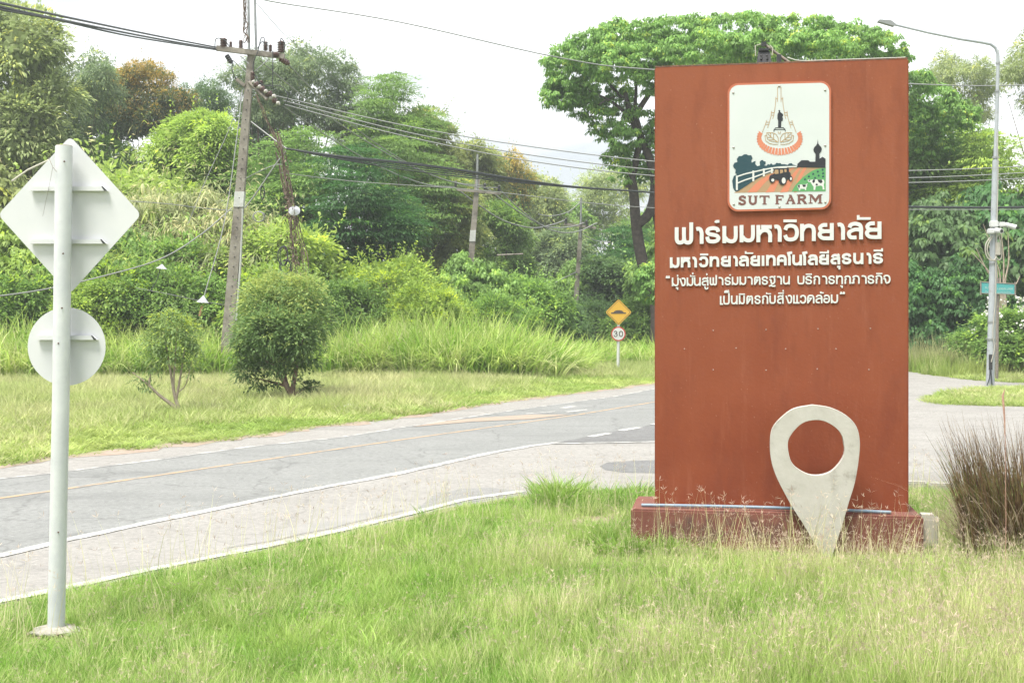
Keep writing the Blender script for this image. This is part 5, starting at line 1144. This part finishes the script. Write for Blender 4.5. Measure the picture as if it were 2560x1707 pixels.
# a far wood closes the gaps low down
rr = random.Random(31); rows = []
me_far = PROTO['bush'][0]
farw = bpy.data.objects.new('far_wood', None)
lobs = []
for i in range(60):
    x = -62 + i * 2.2 + rr.uniform(-1, 1); Yb = 100 + rr.uniform(-5, 5) - 10 * (x < -10); lobs.append((x, Yb, 2.6 + rr.uniform(-.5, 1), 2.6, 2.2, 3.6 + rr.uniform(-.6, 1.4)))
fw = link('far_wood', crown_mesh('far_wood', lobs, 3600, 16, .55, .62, .34, 77, m=m_leaf, inner=.2), label='distant wood closing the gaps between the nearer trees', category='wood', kind='stuff')
fw.color = (.11, .18, .065, 1); bpy.data.objects.remove(farw)

# ------------------------------------------------------------------ the big umbrella tree behind the wall
RY = 60.0; rb = Vector((Q(1648, 902, RY).x, RY, 0)); sc_ = F / RY
rt = thing('umbrella_tree', rb, 'large spreading tree with umbrella crown and forked dark trunk behind the red wall', 'tree')
def RL(px, py, rx, ry, dy=0, dens=1.0):
    q = Q(px, py, RY + dy) - rb; return (q.x, q.y, q.z, rx / sc_, rx / sc_, ry / sc_, dens)
rl = [RL(*a) for a in ((1398, 150, 42, 30, 0), (1430, 190, 55, 60, 1), (1405, 235, 50, 42, 0), (1480, 135, 75, 50, -1), (1470, 225, 60, 50, 1), (1575, 100, 95, 42, 0), (1560, 160, 90, 45, -2), (1640, 150, 80, 40, -1), (1700, 90, 110, 38, 1), (1840, 82, 120, 36, 0), (1760, 130, 110, 35, -3), (1900, 130, 120, 35, -3),
      (1980, 88, 120, 38, 0), (2030, 130, 110, 35, -3), (2110, 105, 100, 36, 0), (2180, 125, 80, 32, 0), (2240, 150, 36, 20, 0), (1470, 290, 28, 20, 0, .6), (1545, 262, 50, 26, 1, .5), (1600, 300, 46, 36, 0, .4), (1535, 325, 34, 22, 0, .8), (1500, 300, 34, 34, 0, 1), (1640, 340, 30, 40, 0, .8), (1450, 270, 30, 26, 0, 1), (1560, 350, 40, 30, -1, .8), (1540, 400, 30, 30, 0, .8), (1610, 420, 30, 40, 1, .6), (1590, 390, 42, 34, 1, .4), (1515, 350, 24, 14, 2, .5), (1625, 455, 30, 26, 0, .4), (1550, 440, 30, 22, -1, .5), (1600, 235, 50, 26, 0, .4),
      (1800, 200, 120, 60, 4), (2000, 220, 120, 60, 4), (2290, 205, 40, 26, 1), (2330, 250, 60, 34, 2), (2380, 290, 60, 40, 2), (2300, 300, 50, 44, 2), (2330, 370, 60, 40, 3), (1640, 720, 42, 40, -3), (1625, 690, 30, 26, -3))]
cr = link('crown', crown_mesh('umbrella_crown', rl, 3100, 46, .27, .175, .095, 41, hang=.8, m=m_red, inner=.0, flat=.9, base_tint=.5, shoots=0, height_tint=.1, low=-.9), rt); cr.color = (.20, .37, .085, 1)
def RP(*pp): return [Q(x, y, RY + d) - rb for x, y, d in pp]
wp = [(RP((1650, 906, 0), (1645, 840, 0), (1640, 760, 0), (1606, 655, 0), (1590, 560, 0), (1584, 480, 0), (1569, 405, 0)), [.5, .40, .33, .30, .27, .24, .22]),
      (RP((1572, 470, 0), (1590, 400, 0), (1600, 340, 0), (1590, 290, 0)), [.2, .18, .15, .12]),
      (RP((1590, 565, 0), (1625, 530, 0), (1637, 450, 0), (1610, 360, 0), (1580, 300, 0), (1560, 220, 0)), [.25, .25, .22, .2, .16, .1]),
      (RP((1650, 800, .5), (1662, 650, .5), (1640, 520, .3)), [.4, .34, .25]),
      (RP((1600, 335, 0), (1560, 280, 0), (1520, 250, 0), (1470, 225, 0)), [.12, .09, .06, .04]), (RP((1580, 300, 0), (1620, 240, 0), (1660, 180, 0), (1700, 120, 0)), [.15, .13, .1, .05]),
      (RP((1610, 360, 0), (1660, 310, 0), (1750, 240, 0), (1850, 150, 0)), [.15, .14, .1, .05]), (RP((1560, 250, 0), (1490, 180, 0), (1430, 160, 0)), [.08, .06, .03]), (RP((1585, 300, 0), (1590, 200, 0), (1570, 130, 0)), [.1, .07, .03]),
      (RP((1662, 650, .5), (1800, 500, 2), (2000, 300, 2), (2300, 240, 2)), [.3, .26, .2, .06]), (RP((1700, 560, .5), (1850, 350, 0), (1980, 150, 0)), [.22, .16, .05]), (RP((1470, 300, 0), (1500, 260, 0), (1540, 240, 0)), [.02, .04, .05])]
link('trunk', wood_mesh('umbrella_trunk', wp, mat('dark_wet_bark', (.035, .028, .025), (.08, .065, .055), 5, .9, .6), 9), rt)

# ------------------------------------------------------------------ two roadside shrubs
def shrub(label, base_px, Y, lob, col, wood, ncl, per, seed, L, Wd, clump, bark, m, height_tint):
    b = G(*base_px); s = F / Y; t = thing('shrub', b, label, 'shrub')
    ll = []
    for (px, py, rx, ry, d, *dn) in lob:
        px = base_px[0] + (px - base_px[0]) * .93; rx *= .9
        q = Q(px, py, Y + d) - b; ll.append((q.x, q.y, q.z, rx / s, max(rx, ry) * .95 / s, ry / s, dn[0] if dn else 1.0))
    c = link('foliage', crown_mesh('shrub_foliage', ll, ncl, per, clump, L, Wd, seed, m=m, inner=.0, height_tint=height_tint, flat=.7, shoots=int(ncl * .3), droop=.1, outward=.8, low=-.95), t); c.color = (*col, 1)
    link('stems', wood_mesh('shrub_stems', [([Q(x, y, Y + d) - b for x, y, d in p], r) for p, r in wood], bark, 7), t); return t
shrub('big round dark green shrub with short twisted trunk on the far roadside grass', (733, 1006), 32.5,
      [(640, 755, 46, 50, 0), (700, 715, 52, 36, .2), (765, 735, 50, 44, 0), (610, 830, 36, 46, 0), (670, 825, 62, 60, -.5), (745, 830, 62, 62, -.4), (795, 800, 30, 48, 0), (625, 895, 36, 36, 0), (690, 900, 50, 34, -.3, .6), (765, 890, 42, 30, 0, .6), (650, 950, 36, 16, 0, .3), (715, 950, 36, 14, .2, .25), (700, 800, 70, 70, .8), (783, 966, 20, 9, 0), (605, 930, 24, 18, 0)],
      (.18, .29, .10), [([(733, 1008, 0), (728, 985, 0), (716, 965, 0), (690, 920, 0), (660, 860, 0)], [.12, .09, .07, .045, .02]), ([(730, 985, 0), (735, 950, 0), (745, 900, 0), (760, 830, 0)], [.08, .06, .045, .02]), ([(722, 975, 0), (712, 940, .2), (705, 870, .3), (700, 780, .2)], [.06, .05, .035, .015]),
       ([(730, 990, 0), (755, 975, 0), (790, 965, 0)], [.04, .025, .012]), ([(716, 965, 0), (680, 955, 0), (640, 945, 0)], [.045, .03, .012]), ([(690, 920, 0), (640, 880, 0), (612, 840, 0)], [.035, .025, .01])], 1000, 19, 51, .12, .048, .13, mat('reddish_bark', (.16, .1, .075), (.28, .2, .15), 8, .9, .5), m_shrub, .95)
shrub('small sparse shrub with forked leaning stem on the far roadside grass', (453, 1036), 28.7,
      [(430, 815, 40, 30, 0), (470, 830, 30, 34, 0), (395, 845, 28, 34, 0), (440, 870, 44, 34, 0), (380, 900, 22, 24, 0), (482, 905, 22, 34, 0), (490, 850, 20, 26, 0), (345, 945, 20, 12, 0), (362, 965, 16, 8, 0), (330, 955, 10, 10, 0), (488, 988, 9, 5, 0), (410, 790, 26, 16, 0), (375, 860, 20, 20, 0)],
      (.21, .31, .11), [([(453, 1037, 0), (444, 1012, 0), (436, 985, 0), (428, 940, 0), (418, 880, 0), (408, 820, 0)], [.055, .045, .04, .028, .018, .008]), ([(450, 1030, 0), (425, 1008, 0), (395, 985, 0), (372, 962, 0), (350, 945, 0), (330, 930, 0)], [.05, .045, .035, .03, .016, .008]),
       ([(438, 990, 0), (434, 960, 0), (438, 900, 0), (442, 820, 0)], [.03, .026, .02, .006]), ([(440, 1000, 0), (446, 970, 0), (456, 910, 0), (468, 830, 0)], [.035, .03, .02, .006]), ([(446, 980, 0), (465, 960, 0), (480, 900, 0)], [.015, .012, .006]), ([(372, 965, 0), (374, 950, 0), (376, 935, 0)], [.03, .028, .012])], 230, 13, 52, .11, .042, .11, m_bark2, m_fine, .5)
# flowering bush behind the lamp
fbm = plant('flowering_bush', 'bush', 'bush with white blossoms behind and right of the street lamp', 'bush', 2425, 2680, 735, 47, 'mid')
rg = np.random.default_rng(5); cs = []
fo = Q(2552, 950, 47)
for i in range(46):
    a = rg.uniform(math.pi * .95, 2.05 * math.pi); e = rg.uniform(.05, 1.0); rx, rz_ = 2.0, 3.1
    cs.append((rx * math.cos(a) * math.cos(e), rx * math.sin(a) * math.cos(e), .4 + rz_ * math.sin(e)))
cs = np.array(cs); n = len(cs); k = np.repeat(np.arange(n), 14); pp = cs[k] + rg.normal(size=(n * 14, 3)) * np.array([.09, .06, .05])
Vv, Ff, Tt = leaf_quads(pp, rg.normal(size=pp.shape) + np.array([0, -.6, .6]), rg.normal(size=pp.shape) + np.array([0, -1, .5]), np.full(len(pp), .10), np.full(len(pp), .08), np.full(len(pp), .5))
bl = link('blossoms', mesh_np('blossoms', Vv, Ff, Tt, mat('white_petal', (0.562, 0.570, 0.525), rough=.6)), fbm)
bl.matrix_parent_inverse = fbm.matrix_basis.inverted() if False else Matrix()
bl.rotation_euler.z = -fbm.rotation_euler.z
# bare twigs by the lamp
tw = thing('bare_shrub', Vector((Q(2510, 950, 50).x, 50, 0)), 'leafless twiggy shrub spreading behind the lamp post and street name board', 'shrub'); tb0 = tw.location.copy(); rr = random.Random(6); pth = []
for (x, y) in ((2429, 630), (2440, 620), (2458, 560), (2520, 580), (2550, 690), (2470, 610), (2525, 640), (2500, 560)):
    pth.append(([Q(2512, 952, 50) - tb0, Q(2510 + rr.uniform(-14, 8), 740, 50) - tb0, Q((2510 + x) / 2 + rr.uniform(-12, 12), (700 + y) / 2 + 20, 50) - tb0, Q(x, y, 50) - tb0], [.05, .04, .03, .012]))
link('twigs', wood_mesh('twigs', pth, m_bark2, 5), tw)

# ------------------------------------------------------------------ grass
def blades(rg, n, h, w, spread, lean, curl, segs=3, base=(0, 0), taper=1.0, dirs=None):
    """n grass blades as ribbons of quads; returns V, F, tint"""
    a = rg.uniform(0, 2 * math.pi, n); r = spread * np.sqrt(rg.random(n)); bx = base[0] + r * np.cos(a); by = base[1] + r * np.sin(a)
    d = a + rg.normal(0, .7, n); H_ = rg.uniform(h[0], h[1], n); W_ = rg.uniform(w[0], w[1], n); le = rg.uniform(.1, 1, n) * lean; cu = rg.uniform(.2, 1, n) * curl
    dx, dy = np.cos(d), np.sin(d); f = rg.uniform(0, math.pi, n); sx, sy = np.cos(f), np.sin(f)
    V, T_ = [], []; tt = np.clip(rg.normal(.5, .2, n), 0, 1)
    for j in range(segs + 1):
        t = j / segs; wj = W_ * (1 - t ** 1.6 * .93) * taper / 2
        off = le * t * H_ + cu * t ** 2.2 * H_; z = H_ * (t - .32 * cu * t ** 2.6 * (1 + 1.2 * cu))
        cx_, cy_ = bx + dx * off, by + dy * off
        V += [np.stack([cx_ - sx * wj, cy_ - sy * wj, z], 1), np.stack([cx_ + sx * wj, cy_ + sy * wj, z], 1)]; T_ += [tt, tt]
    V = np.stack(V, 1); K_ = 2 * (segs + 1); b0 = np.arange(n) * K_
    F_ = np.concatenate([np.stack([b0 + 2 * j, b0 + 2 * j + 1, b0 + 2 * j + 3, b0 + 2 * j + 2], 1) for j in range(segs)])
    return V.reshape(-1, 3), F_, np.stack(T_, 1).ravel()
def join(*A):
    V, F_, T_ = [], [], []; o = 0
    for v, f, t in A: V.append(v); F_.append(f + o); T_.append(t); o += len(v)
    return np.concatenate(V), np.concatenate(F_), np.concatenate(T_)
def scatter(name, protos, P_, rot, scl, idx, label, cat='grass'):
    col = bpy.data.collections.new(name + '_tufts')
    for i, me in enumerate(protos):
        o = bpy.data.objects.new('%s_tuft_%02d' % (name, i), me); col.objects.link(o)
    me = bpy.data.meshes.new(name); me.vertices.add(len(P_)); me.vertices.foreach_set('co', np.asarray(P_, dtype=np.float32).ravel())
    a = me.attributes.new('rot', 'FLOAT_VECTOR', 'POINT'); a.data.foreach_set('vector', np.asarray(rot, dtype=np.float32).ravel())
    a = me.attributes.new('scl', 'FLOAT_VECTOR', 'POINT'); a.data.foreach_set('vector', np.asarray(scl, dtype=np.float32).ravel())
    a = me.attributes.new('idx', 'INT', 'POINT'); a.data.foreach_set('value', np.asarray(idx, dtype=np.int32))
    me.update(); o = link(name, me, label=label, category=cat, kind='stuff')
    ng = bpy.data.node_groups.new(name, 'GeometryNodeTree'); ng.interface.new_socket('Geometry', in_out='INPUT', socket_type='NodeSocketGeometry'); ng.interface.new_socket('Geometry', in_out='OUTPUT', socket_type='NodeSocketGeometry')
    N, L_ = ng.nodes, ng.links; gi, go_ = N.new('NodeGroupInput'), N.new('NodeGroupOutput'); iop = N.new('GeometryNodeInstanceOnPoints'); ci = N.new('GeometryNodeCollectionInfo')
    ci.inputs['Collection'].default_value = col; ci.inputs['Separate Children'].default_value = True; ci.inputs['Reset Children'].default_value = True
    iop.inputs['Pick Instance'].default_value = True
    def na(nm, ty):
        q = N.new('GeometryNodeInputNamedAttribute'); q.data_type = ty; q.inputs['Name'].default_value = nm; return [s for s in q.outputs if s.enabled and s.name == 'Attribute'][0]
    L_.new(gi.outputs[0], iop.inputs['Points']); L_.new(ci.outputs[0], iop.inputs['Instance']); L_.new(na('idx', 'INT'), iop.inputs['Instance Index'])
    L_.new(na('rot', 'FLOAT_VECTOR'), iop.inputs['Rotation']); L_.new(na('scl', 'FLOAT_VECTOR'), iop.inputs['Scale']); L_.new(iop.outputs[0], go_.inputs[0])
    md = o.modifiers.new('scatter', 'NODES'); md.node_group = ng
    return o
def rots(rg, n, tilt=.08): return np.stack([rg.normal(0, tilt, n), rg.normal(0, tilt, n), rg.uniform(0, 6.283, n)], 1)
m_gA = blade_mat('lawn_green_blade', (.19, .34, .055), (.30, .43, .10), 1.1)
m_gB = blade_mat('lawn_pale_blade', (.36, .48, .14), (.54, .59, .27), .8)
m_gC = blade_mat('lawn_straw_stem', (.56, .56, .30), (.68, .62, .42), .8)
m_head = blade_mat('grass_seed_head', (.48, .37, .31), (.60, .50, .38), 3)
ne = [(p.x, p.y) for p in near_edge]
def near_y(X): return np.interp(X, [p[0] for p in ne], [p[1] for p in ne])
LP_ = []
rg = np.random.default_rng(100)
for i in range(5):
    v = join(blades(rg, 34, (.05, .18), (.004, .0075), .11, .55, .75), blades(rg, 10, (.12, .26), (.0035, .0055), .09, .3, .5)); LP_.append(mesh_np('lawn_a', *v, material=m_gA))
for i in range(5):
    v = blades(rg, 20, (.14, .34), (.0035, .006), .12, .22, .35, 3); LP_.append(mesh_np('lawn_b', *v, material=m_gB))
def seed_tuft(rg, ns=8, h=(.22, .44), spread=.12):
    V, F_, T_ = blades(rg, ns, h, (.0032, .0045), spread, .2, .2, 3); n0 = len(F_); nv = 8
    tips = V.reshape(ns, nv, 3)[:, -2:].mean(1); prev = V.reshape(ns, nv, 3)[:, -4:-2].mean(1); ax = nrm(tips - prev)
    nf = 4; P0_ = np.repeat(tips - ax * .004, nf, 0); A_ = np.repeat(ax, nf, 0) + rg.normal(size=(ns * nf, 3)) * .45; U_ = rg.normal(size=A_.shape)
    v2, f2, t2 = leaf_quads(P0_, A_, U_, rg.uniform(.03, .055, ns * nf), np.full(ns * nf, .0030), np.full(ns * nf, .5), .2)
    VV, FF, TT = join((V, F_, T_), (v2, f2, t2)); me = mesh_np('seed_tuft', VV, FF, TT, m_gC); me.materials.append(m_head)
    me.polygons.foreach_set('material_index', np.concatenate([np.zeros(n0), np.ones(len(f2))]).astype(np.int32)); return me
for i in range(5): LP_.append(seed_tuft(rg))
N0 = 25000; Y = 7.3 + (19.5 - 7.3) * rg.random(N0) ** 1.25; X = rg.uniform(-1, 1, N0) * (Y * .46 + .5) 
X = np.where(rg.random(N0) < .0, X, X); ok = (Y < near_y(X) - .09) & (np.hypot(X - sb_.x, Y - sb_.y) > .2)
dx_, dy_ = X - WL.x, Y - WL.y; u_ = dx_ * Uax.x + dy_ * Uax.y; d_ = dx_ * Nax.x + dy_ * Nax.y
inp = (u_ > -.27) & (u_ < WW + .13) & (d_ > -.33) & (d_ < .65); ok &= ~inp
soil = ((X - G(1490, 1308).x) / .42) ** 2 + ((Y - G(1490, 1308).y) / .32) ** 2 < 1; ok &= ~(soil & (rg.random(N0) < .85))
X, Y = X[ok], Y[ok]; n = len(X)
from mathutils import noise as mn
nn_ = np.array([mn.noise(Vector((x * .55, y * .55, 3.3))) for x, y in zip(X, Y)]); n2 = np.array([mn.noise(Vector((x * 1.7, y * 1.7, 9.1))) for x, y in zip(X, Y)])
side = np.clip((X / Y * 3000 + 1280 - 900) / 1500, 0, 1) * np.clip((15.0 - Y) / 2.2, 0.12, 1)
dry = np.clip(side + nn_ * .55 + n2 * .35, 0, 1); q = rg.random(n)
idx = np.where(q < .05 + .17 * dry, rg.integers(10, 15, n), np.where(q < .30 + .58 * dry, rg.integers(5, 10, n), rg.integers(0, 5, n)))
sc1 = rg.uniform(.75, 1.2, n) * (1 + .3 * n2) * np.where(idx < 5, 1.0, .75 + .3 * dry); scl = np.stack([sc1 * 1.05, sc1 * 1.05, sc1 * rg.uniform(.85, 1.1, n) * (.78 + .32 * side)], 1)
edge = near_y(X) - Y; scl[:, 2] *= np.clip(.35 + edge * .55, .35, 1)
nw = (u_[ok] > -.8) & (u_[ok] < WW + .6) & (d_[ok] < -.3) & (d_[ok] > -1.5); scl[:, 2] *= np.where(nw, np.where(idx < 10, .38, .75), 1)
nb = (u_[ok] > WW) & (u_[ok] < WW + .5) & (d_[ok] > -1.1) & (d_[ok] < .6); scl[:, 2] *= np.where(nb, .45, 1)
np_ = (np.abs(X - sb_.x) < .3) & (Y < sb_.y) & (Y > sb_.y - .7); scl[:, 2] *= np.where(np_, .5, 1)
nt = 300; pxs = rg.uniform(-20, 2400, nt); X3 = rg.uniform(-4.2, 5.6, nt); Y3 = near_y(X3) - rg.uniform(.15, 2.2, nt) ** 1.2; P3a = np.stack([X3, Y3, np.full(nt, -.01)], 1)
u3 = rg.uniform(-.2, WW + .5, 150); d3 = -.45 - rg.random(150) * .9; P3b = np.array([WL.x, WL.y, -.01]) + u3[:, None] * np.array([Uax.x, Uax.y, 0]) + d3[:, None] * np.array([Nax.x, Nax.y, 0])
P3 = np.concatenate([P3a, P3b]); k3 = len(P3); h3 = np.concatenate([rg.uniform(1.1, 1.75, nt), rg.uniform(1.0, 1.7, 150)])
TALL = [seed_tuft(rg, 2, (.3, .46), .05) for i in range(4)]
scatter('tall_seed_stems', TALL, P3, rots(rg, k3, .12), np.stack([h3, h3, h3], 1), rg.integers(0, 4, k3), 'tall thin finger grass seed stems standing above the lawn', 'grass')
scatter('lawn_grass', LP_, np.stack([X, Y, np.full(n, -.01)], 1), rots(rg, n), scl, idx, 'long unmown lawn grass with straw seed heads in the foreground')
# verge across the road
m_vA = blade_mat('verge_blade', (.25, .36, .075), (.40, .47, .15), .28); m_vB = blade_mat('verge_pale_blade', (.38, .45, .16), (.52, .52, .27), .3)
VP = [mesh_np('verge_a', *blades(rg, 46, (.08, .26), (.012, .02), .26, .6, .7, 2), material=m_vA) for i in range(4)] + [mesh_np('verge_b', *blades(rg, 40, (.15, .42), (.010, .016), .24, .4, .5, 2), material=m_vB) for i in range(3)]
fe = [(p.x, p.y) for p in far_edge]
N0 = 26000; Y = 18 + (62 - 18) * rg.random(N0) ** .95; X = rg.uniform(-1, 1, N0) * (Y * .46 + 1.5)
ey = np.interp(X, [p[0] for p in fe], [p[1] for p in fe]); ok = Y > ey + .05; X, Y, ey = X[ok], Y[ok], ey[ok]; n = len(X)
nn_ = np.array([mn.noise(Vector((x * .22, y * .22, 1.3))) for x, y in zip(X, Y)]); farness = np.clip((Y - ey) / 12, 0, 1)
idx = np.where(rg.random(n) < np.clip(.15 + farness * .6 + nn_ * .5, 0, .9), rg.integers(4, 7, n), rg.integers(0, 4, n)); s1 = rg.uniform(.8, 1.3, n)
hz_ = (.38 + .62 * np.clip((Y - ey) / 7, 0, 1) + .35 * nn_).clip(.3, 1.6) + np.where((X > 11) & (Y > 45), 3.2, 0) * rg.uniform(.4, 1, n)
scatter('verge_grass', VP, np.stack([X, Y, np.full(n, -.01)], 1), rots(rg, n), np.stack([s1 * 1.25, s1 * 1.25, s1 * hz_], 1), idx, 'light green roadside grass on the far side of the road')
isx = [(p.x, p.y) for p in isl]
n = 2800; X = rg.uniform(10.5, 22, n); Y = rg.uniform(30.5, 38.9, n)
def inside(x, y, poly):
    c = False; j = len(poly) - 1
    for i in range(len(poly)):
        if (poly[i][1] > y) != (poly[j][1] > y) and x < (poly[j][0] - poly[i][0]) * (y - poly[i][1]) / (poly[j][1] - poly[i][1]) + poly[i][0]: c = not c
        j = i
    return c
ok = np.array([inside(x, y, isx) for x, y in zip(X, Y)]); X, Y = X[ok], Y[ok]; n = len(X)
scatter('island_grass', VP, np.stack([X, Y, np.full(n, .0)], 1), rots(rg, n), np.stack([np.full(n, 1.1), np.full(n, 1.1), rg.uniform(.3, .55, n)], 1), rg.integers(0, 5, n), 'short grass on the traffic island round the street lamp')
# tall cane grass
m_cA = blade_mat('cane_blade', (.27, .44, .07), (.50, .60, .18), .9); m_cB = blade_mat('cane_dry_blade', (.52, .60, .24), (.66, .66, .36), .6)
CP = [mesh_np('cane_a', *blades(rg, 26, (.8, 1.75), (.05, .085), .45, .32, 1.0, 5), material=m_cA) for i in range(4)] + [mesh_np('cane_b', *blades(rg, 26, (.8, 1.7), (.04, .06), .45, .35, 1.1, 5), material=m_cB) for i in range(2)]
def cane(name, n, xs, ys, hs, lab):
    px = rg.uniform(xs[0], xs[-1], n); t = rg.random(n); Yv = np.interp(px, xs, ys) + t * 3.4; X = (px - 1280) / F * Yv
    h = np.interp(px, xs, hs) * rg.uniform(.75, 1.12, n) * (1.1 + .5 * t); s = rg.uniform(.85, 1.15, n) * np.clip(h, .55, 1)
    idx = np.where(rg.random(n) < .28, rg.integers(4, 6, n), rg.integers(0, 4, n))
    scatter(name, CP, np.stack([X, Yv, np.full(n, -.02)], 1), rots(rg, n), np.stack([s, s, h], 1), idx, lab)
cane('cane_grass', 620, [-260, 0, 200, 330, 430, 560], [42.5, 42.5, 43, 43.5, 44, 44], [1.1, 1.15, 1.05, .95, 1.1, 1.2], 'tall pale cane grass behind the small shrub at left')
cane('cane_grass', 760, [790, 900, 1050, 1250, 1380, 1465], [44.5, 44, 43.5, 43.5, 44.5, 46], [1.05, 1.1, 1.2, 1.15, .85, .5], 'tall bright cane grass in front of the bushes at centre')
cane('cane_grass', 150, [1440, 1540, 1660], [52, 54, 54], [.75, .6, .7], 'darker tall grass behind the speed bump sign')
# weeds by the wall's left side
n = 130; px = np.concatenate([rg.normal(1400, 22, 50), rg.uniform(1360, 1640, 80)]); py = np.concatenate([rg.normal(1262, 8, 50), rg.uniform(1236, 1275, 80)]); Yv = F * EYE / (py - HZ); X = (px - 1280) / F * Yv
s = np.concatenate([rg.uniform(1.0, 1.6, 50), rg.uniform(.6, 1.1, 80)])
WP = [mesh_np('weed', *blades(rg, 30, (.10, .30), (.009, .018), .13, .5, .7, 4), material=m_gA) for i in range(3)]
n2_ = 170; px2 = rg.uniform(1500, 1760, n2_); py2 = rg.uniform(1325, 1390, n2_) ; Y2_ = F * EYE / (py2 - HZ)
Pw = np.concatenate([np.stack([X, Yv, np.zeros(n)], 1), np.stack([(px2 - 1280) / F * Y2_, Y2_, np.zeros(n2_)], 1)]); sw_ = np.concatenate([s, rg.uniform(.6, 1.0, n2_)])
n4 = 260; X4 = rg.uniform(-3.6, 5.4, n4); Y4 = rg.uniform(7.6, 15.5, n4); ok4 = Y4 < near_y(X4) - .3; Pw = np.concatenate([Pw, np.stack([X4[ok4], Y4[ok4], np.zeros(ok4.sum())], 1)]); sw_ = np.concatenate([sw_, rg.uniform(.45, .85, ok4.sum())])
dw = (Pw[:, :2] - np.array([WL.x, WL.y])); uu_ = dw @ np.array([Uax.x, Uax.y]); d2 = dw @ np.array([Nax.x, Nax.y]); okw = ~((uu_ > -.3) & (d2 > -.36)); Pw, sw_ = Pw[okw], sw_[okw]
scatter('leafy_weeds', WP, Pw, rots(rg, len(Pw)), np.stack([sw_, sw_, sw_], 1), rg.integers(0, 3, len(Pw)), 'bright green leafy weeds by the plinth and through the lawn', 'weeds')

# ------------------------------------------------------------------ dark fountain grass clump
cb = G(2572, 1400); fg = thing('fountain_grass', cb, 'dark purplish brown fountain grass clump cut by the right picture edge', 'ornamental grass')
rg = np.random.default_rng(9)
def clump(n, h, w, spread, lean, curl, m, name, segs=5):
    link(name, mesh_np(name, *blades(rg, n, h, w, spread, lean, curl, segs), material=m), fg)
clump(1700, (.5, 1.5), (.008, .014), .60, .20, .22, blade_mat('purple_brown_blade', (.095, .058, .036), (.27, .18, .09), 9), 'dark_blades')
clump(800, (.5, 1.25), (.008, .013), .56, .26, .3, blade_mat('clump_green_blade', (.10, .13, .035), (.22, .22, .07), 9), 'green_blades')
clump(560, (.35, 1.1), (.008, .012), .60, .45, .55, blade_mat('clump_straw_blade', (.34, .27, .19), (.46, .38, .28), 5), 'dry_blades')
clump(900, (.2, .7), (.007, .012), .55, .8, .8, blade_mat('clump_dead_blade', (.13, .09, .07), (.26, .2, .15), 5), 'dead_blades', 4)
sp = thing('seed_spike', G(2512, 1500), 'single reddish seed spike sticking up before the dark grass clump', 'grass stem')
mb = MB(); o_ = sp.location; q = [Q(2515, 1300, 10.3) - o_, Q(2513, 1100, 10.2) - o_, Q(2511, 1040, 10.2) - o_, Q(2507, 990, 10.2) - o_, Q(2512, 972, 10.2) - o_]
mb.tube([Vector((0, 0, 0))] + q, [.003, .003, .003, .008, .010, .002], 6); mb.build('spike', mat('pink_brown_spike', (.30, .16, .13), (.42, .26, .2), 30, .8), sp)

# ------------------------------------------------------------------ the humid air
m_h = bpy.data.materials.new('humid_air'); m_h.use_nodes = True; n_ = m_h.node_tree.nodes; n_.remove(n_['Principled BSDF'])
pv = n_.new('ShaderNodeVolumePrincipled'); pv.inputs['Color'].default_value = (.90, .95, 1, 1); pv.inputs['Density'].default_value = .0008; pv.inputs['Anisotropy'].default_value = .1
m_h.node_tree.links.new(pv.outputs[0], n_['Material Output'].inputs['Volume'])
mb = MB(); mb.box((0, 170, 14.5), (560, 460, 31)); hz = mb.build('haze', m_h, kind='stuff')
